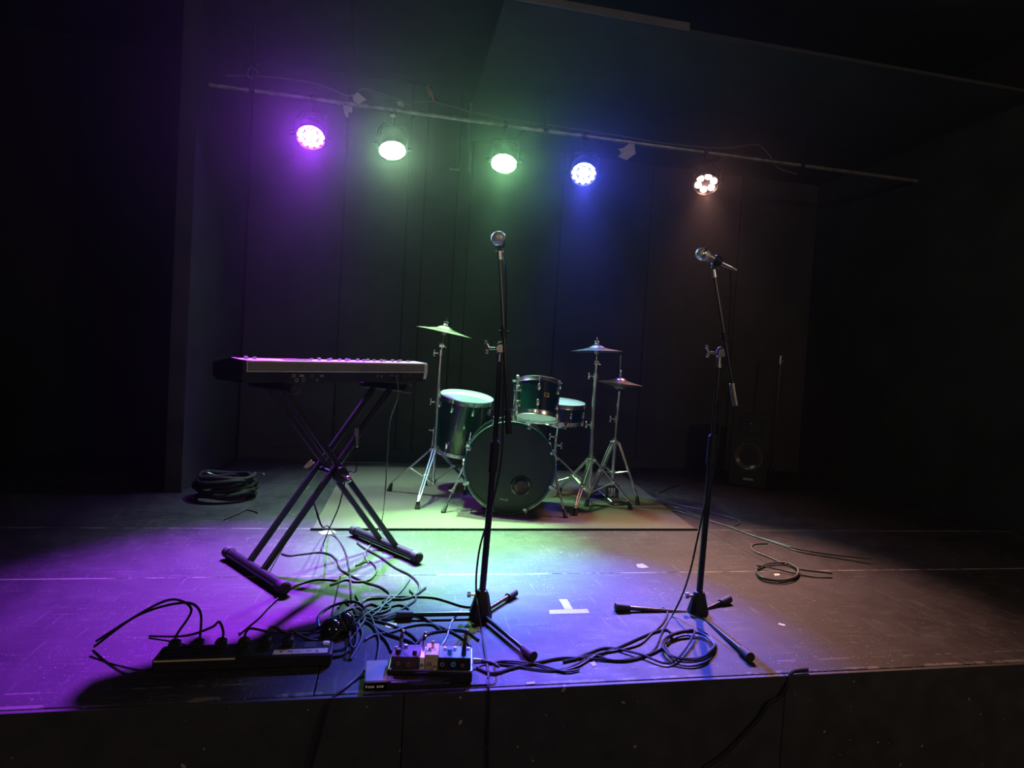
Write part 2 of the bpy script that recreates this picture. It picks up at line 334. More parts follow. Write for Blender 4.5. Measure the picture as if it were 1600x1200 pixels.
# ------------------------------------------------------------------ lighting pipe and lamps
PYY = 4.5; PZ = CAM_H+1.833*PYY/4.7
pipe = Thing('lighting_pipe', 'long scuffed steel pipe holding the stage lamps', 'pipe', (0.9, PYY, PZ))
pipe.part(MB().cyl((XL+0.0, PYY, PZ), (XR-0.0, PYY, PZ), 0.0165, n=16), 'tube', 'pipe')
for x in (-1.0, 1.05, 3.2):
    hz_ = CZ if x < sx0 else sz
    mb = MB().cyl((x, PYY, PZ), (x, PYY, hz_), 0.006, n=8)
    mb.lathe([(0.021, -0.018), (0.021, 0.018), (0.0165, 0.018), (0.0165, -0.018)], frame((1, 0, 0), (x, PYY, PZ)), 16, closed=True)
    pipe.part(mb, 'hanger', 'blackm')
def stage_lamp(px, py, label, col, target, strength, watts, spot_deg, leds, blend=0.75, drum_fill=0, glow=0):
    c = PY(px, py, PYY-0.05)
    t = Thing('stage_lamp', label, 'stage lamp', c, 'stage lamps on the pipe')
    ax = (V(target)-c).normalized(); X = frame(ax, c) @ Matrix.Diagonal((1.1, 1.1, 1.1, 1))
    R = 0.088
    can = t.part(MB().lathe([(0.035, -0.13), (0.062, -0.12), (0.075, -0.08), (0.088, -0.06), (0.092, 0.0), (0.092, 0.03), (R-0.004, 0.03), (R-0.004, 0.002), (0.001, 0.0)], X, 28, cap0=True), 'can', 'blackm')
    lens = MB(); em = emit('lit_led_'+label.split()[0], col, strength)
    spots = [(0, 0)]+[(0.054*math.cos(a), 0.054*math.sin(a)) for a in [2*math.pi*k/6+0.3 for k in range(6)]]
    if leds == 6: spots = spots[1:]
    if leds == 19: spots = [(0, 0)]+[(0.031*math.cos(2*math.pi*k/6), 0.031*math.sin(2*math.pi*k/6)) for k in range(6)]+[(0.066*math.cos(2*math.pi*k/12), 0.066*math.sin(2*math.pi*k/12)) for k in range(12)]
    lr = 0.0235 if leds <= 7 else 0.0165
    for (x, y) in spots:
        Z = X @ Matrix.Translation((x, y, 0.004))
        MB().lathe([(lr, 0), (lr, 0.008), (lr*0.8, 0.015), (lr*0.4, 0.019), (0.0004, 0.020)], Z, 14).make('led', em, can, c)
    side = ax.cross(V((0, 0, 1))).normalized(); top = V((c.x, PYY, PZ))
    yk = MB()
    a, b = c-side*0.108, c+side*0.108
    mid = c+V((0, 0, 0.16)); mid.y = (c.y+PYY)/2
    for p in (a, b): yk.box((p+V((0, 0, 0.0))), (0.02, 0.02, 0.02), bev=0.003)
    yk.tube([a-side*0.0, a+V((0, 0.01, 0.10)), mid-side*0.075, mid, mid+side*0.075, b+V((0, 0.01, 0.10)), b], 0.006, 6)
    t.part(yk, 'yoke', 'blackm')
    for p, s in ((a, -1), (b, 1)):
        t.part(MB().cyl(p, p+side*s*0.024, 0.014, n=10), 'knob', 'rubber')
    cl = MB().cyl(mid, top-V((0, 0, 0.03)), 0.008, n=8)
    cl.lathe([(0.026, -0.016), (0.026, 0.016), (0.0165, 0.016), (0.0165, -0.016)], frame((1, 0, 0), top), 14, closed=True)
    cl.cyl(top+V((0, -0.02, -0.01)), top+V((0, -0.05, -0.02)), 0.006, n=8)
    t.part(cl, 'clamp', 'blackm')
    back = c-ax*0.128
    t.part(MB().tube(spline([back, back+V((0.01, 0.04, -0.03)), back+V((0.07, 0.05, 0.06)), V((c.x+0.13, PYY+0.02, PZ-0.03)), V((c.x+0.2, PYY+0.005, PZ+0.02))]), 0.004, 6), 'tail_cable', 'cable')
    add_light('lamp_beam', 'SPOT', c+ax*0.05, watts, col, target, spot_size=math.radians(spot_deg), spot_blend=blend, shadow_soft_size=0.05)
    if drum_fill: add_light('drum_fill_spot', 'SPOT', c+ax*0.05, drum_fill, col, (c.x+0.35*(0.9-c.x), 3.95, 0), spot_size=math.radians(86), spot_blend=1.0, shadow_soft_size=0.06)  # added spot aimed down at the drums to brighten them
    if glow: add_light('halo_spot', 'SPOT', c+ax*0.06, glow, col, (c.x*0.5, 0.0, 1.5), spot_size=math.radians(52), spot_blend=1.0, shadow_soft_size=0.04)   # added spot aimed at the audience to make a halo in the haze
    return t
GRN = (0.50, 1.0, 0.52)
stage_lamp(486, 211, 'purple stage lamp, leftmost on the pipe', (0.36, 0.04, 1.0), G(400, 925), 60, 3300, 46, 19, 1.0, 200, 420)
stage_lamp(613, 230, 'pale green stage lamp beside the purple one', GRN, G(640, 835), 45, 900, 44, 19, 1.0, 420, 200)
stage_lamp(788, 251, 'pale green stage lamp between another green one and the blue one', (0.36, 1.0, 0.40), G(712, 848), 50, 4100, 36, 19, 1.0, 260, 200)
stage_lamp(912, 269, 'blue stage lamp, fourth from the left on the pipe', (0.07, 0.08, 1.0), G(900, 975), 50, 4600, 33, 19, 1.0, 170, 260)
stage_lamp(1103, 285, 'warm white stage lamp with six separate bulbs, rightmost on the pipe', (1.0, 0.46, 0.36), G(1090, 895), 18, 950, 52, 6, 1.0, 50, 30)
# power cable slung along the pipe
cp = [PY(x, y, PYY+0.03) for x, y in ((352, 118), (430, 121), (500, 133), (545, 150), (570, 139), (600, 149), (640, 160), (680, 160), (740, 176), (800, 187), (880, 199), (960, 211), (1040, 224), (1130, 232), (1180, 226), (1200, 240), (1216, 262), (1245, 272))]
single(MB().tube(spline(cp, 6), 0.005, 6), 'power_cable', 'cablegrey', 'thin power cable slung along the lighting pipe', 'cable', (cp[0].x, PYY, PZ))
def tab(px, py, pts, label, m='flag', name='tape_tab', yy=PYY-0.028, cat='tape'):
    c = PY(px, py, yy)
    pl = [PY(x, y, yy) for x, y in pts]
    mb = MB(); n = len(pl); d = V((0.004, 0.004, 0))
    mb.add([p-d for p in pl]+[p+d for p in pl], [tuple(range(n)), tuple(range(2*n-1, n-1, -1))]+[(i, (i+1) % n, n+(i+1) % n, n+i) for i in range(n)])
    return single(mb, name, m, label, cat, c)
tab(561, 153, ((552, 151), (560, 145), (572, 155), (559, 162), (553, 158)), 'pale square tape tab stuck up on the pipe near the purple lamp')
tab(544, 173, ((537, 165), (550, 168), (549, 176), (544, 174), (543, 184), (539, 178)), 'grey hooked tape tail hanging below the pipe near the purple lamp')
tab(626, 163, ((621, 160), (626, 158), (631, 163), (629, 167), (623, 165)), 'small pale tape tab above the first green lamp')
tab(615, 181, ((611, 179), (616, 178), (619, 182), (615, 184), (611, 183)), 'small grey tape tab below the pipe over the first green lamp')
tab(978, 238, ((966, 233), (975, 231), (984, 224), (991, 225), (992, 234), (993, 240), (984, 246), (979, 250), (966, 245), (972, 239)), 'crumpled grey tape tab on the pipe between the blue and warm lamps')
hk = PY(395, 108, PYY)
single(MB().tube(spline([PY(398, 90, PYY), PY(396, 100, PYY), PY(388, 110, PYY), PY(388, 118, PYY), PY(394, 124, PYY)]), 0.005, 6).tube(spline([PY(394, 105, PYY), PY(400, 110, PYY), PY(403, 116, PYY)]), 0.004, 6).tube([PY(398, 90, PYY), V((PY(398, 90, PYY).x, PYY, CZ))], 0.003, 6),
       'ceiling_hook', 'steel', 'bent metal hook hanging above the left end of the pipe', 'hook', hk)
pc = PY(672, 147, PYY+0.02)
pl = Thing('hanging_plug', 'copper brown plug dangling by its lead above the pipe', 'plug', pc)
a, b = PY(667, 135, PYY+0.02), PY(678, 158, PYY+0.02)
pl.part(MB().tube([a, a+(b-a)*0.3, a+(b-a)*0.7, b], [0.012, 0.019, 0.016, 0.008], 10), 'body', 'copper')
pl.part(MB().cyl(b, b+(b-a)*0.2, 0.006, n=8), 'tip', 'brass')
pl.part(MB().tube(spline([a, PY(650, 128, PYY+0.03), PY(610, 118, PYY+0.05), PY(560, 108, PYY+0.05), V((PY(545, 60, PYY).x, PYY+0.05, CZ))]), 0.003, 6), 'lead', 'cable')
rc = PY(733, 240, 4.9)
single(MB().tube([PY(733, 268, 4.9), PY(733.5, 200, 4.9), V((PY(733.5, 200, 4.9).x, 4.9, CZ if rc.x < sx0 else sz))], 0.004, 6), 'hanging_rod', 'steel', 'thin upright rod hanging between the two green lamps', 'rod', rc)
# a small grey bracket on the back wall
bk = PY(710, 265, Y1-0.012)
single(MB().box(bk, (0.10, 0.02, 0.022), bev=0.004).cyl(bk+V((-0.04, -0.01, 0)), bk+V((-0.04, -0.03, 0)), 0.008, n=8), 'wall_bracket', 'steel', 'small steel bracket on the back wall left of the second green lamp', 'bracket', bk)

# ------------------------------------------------------------------ drums
def lug(mb, X, ang, R, z, h=0.045):
    Q = X @ Matrix.Rotation(ang, 4, 'Z')
    prof = [(0.004, -h/2), (0.010, -h/2+0.006), (0.012, 0), (0.010, h/2-0.006), (0.004, h/2)]
    mb.lathe(prof, Q @ Matrix.Translation((R+0.006, 0, z)), 8, cap0=True, cap1=True)
def drum(t, X, R, L, nl, top, bottom, toplug, shell='shell', metalhoop=True, lugs2=True):
    """shell from local z=0 (bottom) to z=L (batter side)"""
    t.part(MB().lathe([(R, 0.012), (R, L-0.012), (R-0.008, L-0.012), (R-0.008, 0.012)], X, 48, closed=True), 'shell', shell)
    t.part(MB().lathe([(R-0.0085, L-0.013), (R-0.0085, 0.013)], X, 48), 'inner_bounce_ply', 'maple')  # pale unseen lining, added to bounce light onto the lower head
    for nm, z, s, hm in (('batter_head', L, 1, top), ('resonant_head', 0, -1, bottom)):
        t.part(MB().lathe([(0.0005, z-s*0.003), (R-0.006, z-s*0.003), (R, z-s*0.006), (R+0.004, z-s*0.012)], X, 48), nm, hm)
        t.part(MB().lathe([(R+0.003, z-s*0.020), (R+0.009, z-s*0.020), (R+0.007, z-s*0.012), (R+0.006, z+s*0.008), (R+0.009, z+s*0.011), (R+0.004, z+s*0.012), (R+0.003, z-s*0.004)], X, 48, closed=True), 'hoop', 'chrome')
    for k in range(nl):
        a = 2*math.pi*(k+0.5)/nl+toplug
        zz = ((L-0.065, 1), (0.065, -1)) if lugs2 else ((L/2, 0),)
        for z, s in zz:
            mb = MB(); lug(mb, X, a, R, z)
            Q = X @ Matrix.Rotation(a, 4, 'Z')
            for ss in ((s,) if s else (1, -1)):
                e = L+0.006 if ss > 0 else -0.006
                mb.cyl(Q @ V((R+0.010, 0, z)), Q @ V((R+0.010, 0, e)), 0.003, n=6)
                mb.cyl(Q @ V((R+0.010, 0, e-ss*0.016)), Q @ V((R+0.010, 0, e+ss*0.006)), 0.0065, n=8)
            t.part(mb, 'lug', 'chrome')
def camdir(p):
    d = V((CP.x-p.x, CP.y-p.y, 0)); return d.normalized()
# bass drum, its front head turned to the camera
KR, KH, KL = 0.272, 0.292, 0.40
RUGZ = 0.008
kf = V((0.784, 3.80, KH+RUGZ+0.002))
kd = (camdir(kf)+V((0.03, 0, 0))).normalized()                        # direction the front head faces
KX = Matrix.Translation(kf-kd*KL) @ (lambda zx: Matrix(((zx[0].x, zx[1].x, zx[2].x), (zx[0].y, zx[1].y, zx[2].y), (zx[0].z, zx[1].z, zx[2].z))).to_4x4())((V((0, 0, 1)).cross(kd).normalized(), V((0, 0, 1)), kd))
# local: x = to the right in the picture, y = up, z = toward the camera
kick = Thing('bass_drum', 'dark green bass drum with a black front head and round port', 'drum', (kf.x, kf.y, 0))
kick.part(MB().lathe([(KR, 0.02), (KR, KL-0.02), (KR-0.008, KL-0.02), (KR-0.008, 0.02)], KX, 64, closed=True), 'shell', 'shell')
for z, s in ((KL, 1), (0, -1)):
    h = kick.part(MB().lathe([(KR+0.004, z-s*0.034), (KH, z-s*0.034), (KH, z+s*0.010), (KR+0.004, z+s*0.010)], KX, 64, closed=True), 'hoop', 'hoopw')
    for zz in (z-s*0.030, z+s*0.006):
        kick.part(MB().lathe([(KH-0.001, zz-0.004), (KH+0.0015, zz-0.004), (KH+0.0015, zz+0.004), (KH-0.001, zz+0.004)], KX, 64, closed=True), 'edge_band', 'chrome', h)
px_, py_, pr_ = 0.076, -0.112, 0.052
# front head with a real hole
def holed_disc(R, hx, hy, hr, z, n=64):
    vs = [V((R*math.cos(2*math.pi*i/n), R*math.sin(2*math.pi*i/n), z)) for i in range(n)]
    hole = []
    for i in range(n):
        a = 2*math.pi*i/n; hole.append(V((hx+hr*math.cos(a), hy+hr*math.sin(a), z)))
    return vs+hole, [(i, (i+1) % n, n+(i+1) % n, n+i) for i in range(n)]
vs_, fs_ = holed_disc(KR+0.004, px_, py_, pr_, KL-0.004)
fh = kick.part(MB(KX).add(vs_, fs_), 'front_head', 'headblk')
kick.part(MB().lathe([(pr_-0.002, -0.01), (pr_-0.002, 0.004), (pr_+0.004, 0.007), (pr_+0.014, 0.005), (pr_+0.016, 0)], KX @ Matrix.Translation((px_, py_, KL-0.004)), 32), 'port_ring', 'gloss', fh)
bd = MB(KX)
for i, (w, hgt, dy) in enumerate(((0.009, 0.012, 0.002), (0.007, 0.009, 0), (0.007, 0.010, -0.001), (0.007, 0.009, -0.002), (0.010, 0.012, -0.003))):
    bd.box((-0.048+i*0.0105, -0.205+dy, KL-0.003), (w, hgt, 0.002))
kick.part(bd, 'logo', 'beigep', fh, 'small pale maker mark')
kick.part(MB().lathe([(0.0005, 0.003), (KR, 0.003)], KX, 48), 'batter_head', 'headclear')
kick.part(MB(KX).ball((0.05, -0.16, KL*0.55), 0.11, 16, (1.2, 0.75, 0.9)), 'pillow', 'pillow')
for k in range(8):
    a = math.radians(22.5+45*k); Q = KX @ Matrix.Rotation(a, 4, 'Z')
    for z, s in ((KL, 1), (0, -1)):
        mb = MB(Q)
        mb.box((KH+0.006, 0, z-s*0.008), (0.010, 0.026, 0.044), bev=0.003)
        mb.box((KH-0.006, 0, z+s*0.013), (0.026, 0.022, 0.006), bev=0.002)
        mb.cyl((KH+0.014, 0, z+s*0.016), (KH+0.014, 0, z-s*0.10), 0.0035, n=8)
        mb.cyl((KH+0.014, 0, z+s*0.010), (KH+0.014, 0, z+s*0.020), 0.008, n=8)
        cl = kick.part(mb, 'claw', 'chrome')
        if abs(math.sin(a)) < 2:
            lm = MB(); lug(lm, KX, a, KR, z-s*0.115, 0.06); kick.part(lm, 'lug', 'chrome')
for sx, foot in ((-1, G(692, 803)), (1, G(884, 811))):
    a = KX @ V((sx*0.285, 0.0, KL*0.72)); foot.z = RUGZ; d = foot-a
    mb = MB().cyl(a, a+d*0.62, 0.0085, n=10).cyl(a+d*0.55, a+d*0.88, 0.006, n=10).cyl(a+d*0.54, a+d*0.60, 0.013, n=10)
    w = a+d*0.57; mb.cyl(w, w-rgt0*0.028, 0.004, n=6)
    sp = kick.part(mb, 'spur', 'chrome')
    kick.part(MB().cyl(a+d*0.84, foot+V((0, 0, 0.001)), 0.010, 0.016, n=10), 'rubber_foot', 'rubber', sp)
    kick.part(MB().cyl(KX @ V((sx*0.262, 0.0, KL*0.72)), KX @ V((sx*0.305, 0, KL*0.72)), 0.022, n=14).ball(a+V((0, 0, 0.012)), 0.014, 10), 'spur_bracket', 'chrome')
# tom post on the bass drum
tp0 = KX @ V((0.015, KR-0.004, KL*0.42)); tp1 = P(796.5, 588, 4.16); tp1.x, tp1.y = tp0.x+0.01, tp0.y
tp1.z = P(796, 588, 4.1).z
mb = MB().cyl(tp0, tp0+V((0, 0, 0.04)), 0.030, 0.026, n=14).cyl(tp0, tp1, 0.0125, n=12).cyl(tp0+V((0, 0, 0.045)), tp0+V((0, 0, 0.085)), 0.022, n=12)
mb.cyl(tp1-V((0, 0, 0.10)), tp1-V((0, 0, 0.055)), 0.022, n=12).cyl(tp1-V((0.035, 0, 0.03)), tp1+V((0.01, 0, -0.03)), 0.007, n=8).ball(tp1, 0.014, 10)
post = kick.part(mb, 'tom_post', 'chrome')
# rack tom
ttop, tbot = P(841, 600, 4.16), P(839.5, 652, 4.10)
tax = (V((tbot.x, tbot.y, 0))-CP); tax.z = 0; tax.normalize()
tilt = math.radians(17.5)
axis = (V((0, 0, 1))*math.cos(tilt)+tax*math.sin(tilt)+rgt0*0.02).normalized()
TR, TL = 0.145, 0.235
tc_ = P(840, 625.5, 4.13)
TX = frame(axis, tc_-axis*TL/2)
tom = Thing('rack_tom', 'dark green rack tom tilted on the post above the bass drum', 'drum', tc_)
drum(tom, TX, TR, TL, 6, 'head', 'headclear', math.radians(5))
# badge and bracket, on the sides that face the camera and the post
toL = TX.inverted()
bp = toL @ P(854, 617, 4.0); ba = math.atan2(bp.y, bp.x)
Q = TX @ Matrix.Rotation(ba, 4, 'Z') @ Matrix.Translation((TR+0.001, 0, bp.z))
mb = MB(Q)
for yy, zz, sy, sz_ in ((0, 0.012, 0.034, 0.004), (0, -0.012, 0.034, 0.004), (0.016, 0, 0.004, 0.024), (-0.016, 0, 0.004, 0.018), (0.002, -0.002, 0.012, 0.004)):
    mb.box((0, yy, zz), (0.002, sy, sz_))
tom.part(mb, 'badge', 'brass', None, 'small brass maker badge')
mp = tp1-V((0, 0, 0.078)); hit = toL @ mp; ha = math.atan2(hit.y, hit.x); w0 = TX @ V((TR*math.cos(ha), TR*math.sin(ha), hit.z))
tom.part(MB().tube(spline([mp+(w0-mp).normalized()*0.022, mp.lerp(w0, 0.5)+V((0, 0, 0.015)), w0]), 0.010, 10).ball(mp.lerp(w0, 0.55)+V((0, 0, 0.014)), 0.017, 10).cyl(w0-(w0-mp).normalized()*0.014, w0, 0.028, n=12), 'mount_arm', 'chrome')
# floor tom
fc = P(729.5, 621, 4.5); FT, FLN = 0.192, 0.40
fax = (V((0, 0, 1))*1.0-tax*0.17+rgt0*0.11).normalized()
FX = frame(fax, fc-fax*FLN)
ft = Thing('floor_tom', 'dark green floor tom with a bright white head left of the bass drum', 'drum', (fc.x, fc.y, 0))
drum(ft, FX, FT, FLN, 8, 'head', 'headclear', math.radians(12))
for k in range(3):
    a = math.radians(-100+120*k); Q = FX @ Matrix.Rotation(a, 4, 'Z')
    p1 = Q @ V((FT+0.018, 0, 0.20)); p0 = Q @ V((FT+0.018, 0, -0.05)); p0f = Q @ V((FT+0.045, 0, -0.10))
    p0f.z = RUGZ
    lg = ft.part(MB().tube([p1, p0, p0+(p0f-p0)*0.4, p0f+V((0, 0, 0.03))], 0.0055, 8), 'leg', 'chrome')
    ft.part(MB().cyl(p0f, p0f+V((0, 0, 0.04)), 0.015, 0.009, n=10), 'rubber_foot', 'rubber', lg)
    ft.part(MB(Q).box((FT+0.012, 0, 0.10), (0.024, 0.03, 0.05), bev=0.004).cyl((FT+0.024, 0, 0.10), (FT+0.055, 0, 0.10), 0.004, n=6).box((FT+0.055, 0, 0.10), (0.006, 0.032, 0.010), bev=0.002), 'leg_bracket', 'chrome', lg)
# snare drum
sc_ = P(876, 629, 4.6)
sax = (V((0, 0, 1))-tax*0.10+rgt0*0.05).normalized(); SR, SL = 0.180, 0.135
SX = frame(sax, sc_-sax*SL)
sn = Thing('snare_drum', 'shallow dark snare drum with a purple-lit head behind the rack tom', 'drum', (sc_.x, sc_.y, sc_.z-SL))
drum(sn, SX, SR, SL, 8, 'head', 'headclear', math.radians(20), lugs2=False)

# ------------------------------------------------------------------ drum hardware
def rod(mb, a, b, r, n=10): mb.cyl(a, b, r, n=n)
def tripod_legs(t, hub, low, feet, r=0.006, gap=0.010, m='chrome'):
    """double braced legs: two bars from the upper collar to the foot, a brace from the lower collar"""
    for f in feet:
        f = V((f.x, f.y, RUGZ)); out = V((f.x-hub.x, f.y-hub.y, 0)).normalized(); sd = V((-out.y, out.x, 0))
        s = hub+out*0.028; tip = f+V((0, 0, 0.045))
        mb = MB()
        for k in (-1, 1): mb.tube([s+sd*gap*k, s.lerp(tip, 0.85)+sd*gap*0.8*k, tip+sd*0.003*k], r, 6)
        mb.cyl(s-sd*0.018, s+sd*0.018, 0.008, n=8)
        j = s.lerp(tip, 0.52); mb.cyl(j-sd*0.016, j+sd*0.016, 0.007, n=8)
        lg = t.part(mb, 'leg', m)
        bb = MB()
        bs = low+out*0.024
        for k in (-1, 1): bb.tube([bs+sd*0.007*k, j+sd*0.006*k], r*0.75, 6)
        bb.cyl(bs-sd*0.014, bs+sd*0.014, 0.007, n=8)
        t.part(bb, 'brace', m, lg)
        t.part(MB().cyl(f, tip+(s-tip).normalized()*0.02, 0.019, 0.010, n=10), 'rubber_foot', 'rubber', lg)
def collar(t, p, ax, r=0.019, h=0.035, wing=None, nm='collar'):
    mb = MB().cyl(p-ax*h/2, p+ax*h/2, r, n=14)
    if wing is not None:
        mb.cyl(p, p+wing*0.042, 0.0045, n=8)
        up_ = ax; e = p+wing*0.045
        mb.cyl(e-up_*0.016, e+up_*0.016, 0.006, n=8).ball(e+up_*0.016, 0.008, 8).ball(e-up_*0.016, 0.008, 8)
    return t.part(mb, nm, 'chrome')
def cymbal(name, label, c, ax, R, bell=0.055, h=0.030, cat='cymbal'):
    X = frame(ax, c)
    prof = [(0.006, 0.0)]
    up_ = [(0.006, h+0.016), (bell*0.5, h+0.012), (bell*0.9, h+0.002), (bell, h-0.004), (R*0.55, h*0.45), (R*0.85, h*0.14), (R, 0.0)]
    dn = [(r, z-0.0014) for r, z in reversed(up_)]
    return single(MB().lathe(up_+dn, X, 56, closed=True), name, 'bronze', label, cat, c)
def cymbal_stand(label, hub, low, feet, joints, top, tilt_at, ax_c, wings):
    b = V((low.x, low.y, 0))
    t = Thing('cymbal_stand', label, 'cymbal stand', b)
    ax = (hub-low).normalized()
    tripod_legs(t, hub, low, feet)
    pts = [low-ax*0.01]+joints+[tilt_at]
    rr = (0.0125, 0.0125, 0.0095, 0.0075, 0.006)
    for i in range(len(pts)-1):
        t.part(MB().cyl(pts[i], pts[i+1], rr[i], n=12), 'tube', 'chrome')
    collar(t, hub, ax, 0.024, 0.05); collar(t, low, ax, 0.021, 0.03)
    for i, j in enumerate(joints): collar(t, j, ax, 0.018, 0.04, wings[i])
    mb = MB().cyl(tilt_at-rgt0*0.016, tilt_at+rgt0*0.016, 0.015, n=14).cyl(tilt_at, top+ax_c*0.045, 0.004, n=8).cyl(tilt_at+rgt0*0.01, tilt_at+rgt0*0.03-V((0, 0, 0.012)), 0.004, n=6)
    t.part(mb, 'tilter', 'chrome')
    t.part(MB().cyl(top-ax_c*0.018, top-ax_c*0.001, 0.014, 0.016, n=12), 'felt', 'felt')
    t.part(MB().cyl(top+ax_c*0.048, top+ax_c*0.060, 0.017, 0.013, n=12), 'felt', 'felt')
    w = top+ax_c*0.068
    t.part(MB().cyl(top+ax_c*0.058, top+ax_c*0.078, 0.008, n=10).box(w, (0.034, 0.005, 0.012), bev=0.002), 'wing_nut', 'chrome')
    t.part(MB().cyl(top+ax_c*0.045, top+ax_c*0.10, 0.0032, n=8), 'tilter_rod', 'chrome')
    return t
# left crash
d = 4.3
top = P(694, 519, d); axc = (V((0, 0, 1))+rgt0*0.16-tax*0.02).normalized()
lo, hu = P(676.5, 752, d), P(680, 702, d)
cymbal_stand('chrome cymbal stand left of the floor tom', hu, lo, [G(608, 769), G(652, 797), G(728, 762)], [P(683, 628, d), P(688.5, 552, d)], top-axc*0.0, P(690.5, 540, d), axc, [-rgt0, -rgt0])
cymbal('crash_cymbal', 'tilted bronze crash cymbal on the left stand, lit green', top, axc, 0.196)
# right crash
top2 = P(932.5, 549, d); ax2 = (V((0, 0, 1))-rgt0*0.045+tax*0.012).normalized()
lo2, hu2 = P(920.5, 768, d), P(923.5, 718, d)
c2 = V((lo2.x, lo2.y, 0))
cymbal_stand('chrome cymbal stand right of the snare drum, nearer than the hi-hat', hu2, lo2, [G(898, 807), G(985, 798), c2+V((-0.13, 0.30, 0))], [P(926, 664, d), P(930.5, 588, d)], top2, P(932, 567, d), ax2, [-rgt0, -rgt0])
cymbal('crash_cymbal', 'nearly level bronze crash cymbal lit blue, highest on the right', top2, ax2, 0.183)
# hi-hat
d = 4.45
hp = P(969, 599, d); lo3, hu3 = P(957, 748, d), P(961, 690, d); lo3.z = 0.10
ax3 = (hp-lo3).normalized()
hh = Thing('hi_hat_stand', 'chrome hi-hat stand with a foot pedal, farthest right of the drum kit', 'hi-hat stand', (lo3.x, lo3.y, 0))
b3 = V((lo3.x, lo3.y, 0))
tripod_legs(hh, hu3, P(957.5, 738, d), [G(996, 791), b3+V((-0.24, -0.16, 0)), b3+V((-0.02, 0.29, 0))])
hh.part(MB().cyl(V((lo3.x, lo3.y, 0.05)), hu3, 0.0125, n=12), 'tube', 'chrome')
hh.part(MB().cyl(hu3, hp-ax3*0.05, 0.0095, n=12), 'tube', 'chrome')
hh.part(MB().cyl(hp-ax3*0.06, P(969.8, 555, d), 0.0032, n=8), 'pull_rod', 'chrome')
collar(hh, hu3, ax3, 0.023, 0.05); collar(hh, P(963.5, 655, d), ax3, 0.017, 0.05, -rgt0); collar(hh, P(957.5, 738, d), ax3, 0.021, 0.03)
hh.part(MB().cyl(hp-ax3*0.055, hp-ax3*0.030, 0.022, 0.034, n=14), 'seat_cup', 'blackp')
hh.part(MB().cyl(hp+ax3*0.045, hp+ax3*0.085, 0.009, n=10).cyl(hp+ax3*0.058, hp+ax3*0.068, 0.014, n=10).ball(hp+ax3*0.085, 0.011, 8), 'clutch', 'chrome')
pd = (V((0.25, -1, 0))).normalized(); ps = V((-pd.y, pd.x, 0))
PR = Matrix((( ps.x, pd.x, 0), (ps.y, pd.y, 0), (0, 0, 1)))
tl_ = Matrix.Rotation(math.radians(14), 3, 'X')
hh.part(MB().box(b3+V((0, 0, 0.0145))+pd*(-0.02), (0.12, 0.30, 0.012), PR, 0.004), 'pedal_base', 'blackm')
hh.part(MB().box(b3+V((0, 0, 0.052))-pd*0.06, (0.088, 0.26, 0.010), PR @ tl_.inverted(), 0.003), 'footboard', 'steel')
hh.part(MB().box(b3+V((0, 0, 0.06))+ps*0.045, (0.014, 0.03, 0.12), PR, 0.003).box(b3+V((0, 0, 0.06))-ps*0.045, (0.014, 0.03, 0.12), PR, 0.003).box(b3+V((0, 0, 0.118)), (0.11, 0.032, 0.016), PR, 0.003), 'pedal_frame', 'blackm')
cymbal('hi_hat_cymbal', 'upper hi-hat cymbal lit purple on the rightmost drum stand', hp, (ax3*1+rgt0*0.05-tax*0.015).normalized(), 0.163, 0.048, 0.028, 'cymbal')
cymbal('hi_hat_cymbal', 'lower upturned hi-hat cymbal just beneath the purple upper one', hp-V((0, 0, 0.006)), -(ax3*1+rgt0*0.05-tax*0.015).normalized(), 0.163, 0.048, 0.026, 'cymbal')
# snare stand
sp = P(867, 742, 4.6); shub = P(867.5, 716, 4.6); stop_ = sc_-sax*(SL+0.06)
ss = Thing('snare_stand', 'chrome snare stand under the snare drum', 'drum stand', (sp.x, sp.y, 0))
sb = V((sp.x, sp.y, 0))
tripod_legs(ss, shub, V((sp.x, sp.y, 0.11)), [sb+V((0.27, -0.10, 0)), sb+V((-0.20, -0.20, 0)), sb+V((0.0, 0.30, 0))], 0.005)
ss.part(MB().cyl(V((sp.x, sp.y, 0.09)), P(868, 690, 4.6), 0.011, n=12), 'tube', 'chrome')
ss.part(MB().cyl(P(868, 690, 4.6), stop_, 0.009, n=12), 'tube', 'chrome')
zz_ = V((0, 0, 1))
collar(ss, shub, zz_, 0.021, 0.04); collar(ss, P(868, 696, 4.6), zz_, 0.017, 0.03, rgt0); collar(ss, P(868.5, 683, 4.6), zz_, 0.016, 0.025, -rgt0); collar(ss, V((sp.x, sp.y, 0.11)), zz_, 0.02, 0.03)
for k in range(3):
    a = math.radians(30+120*k); o_ = (V((math.cos(a), math.sin(a), 0))-sax*V((math.cos(a), math.sin(a), 0)).dot(sax)).normalized()
    bm_ = sc_-sax*(SL+0.016)
    e = bm_+o_*(SR+0.022)
    arm = ss.part(MB().tube([stop_, stop_+o_*0.10+sax*0.018, e-sax*0.004, e+sax*0.032], 0.006, 8), 'basket_arm', 'chrome')
    ss.part(MB().cyl(e+sax*0.02, e+sax*0.05, 0.0095, n=10), 'rubber_tip', 'rubber', arm)

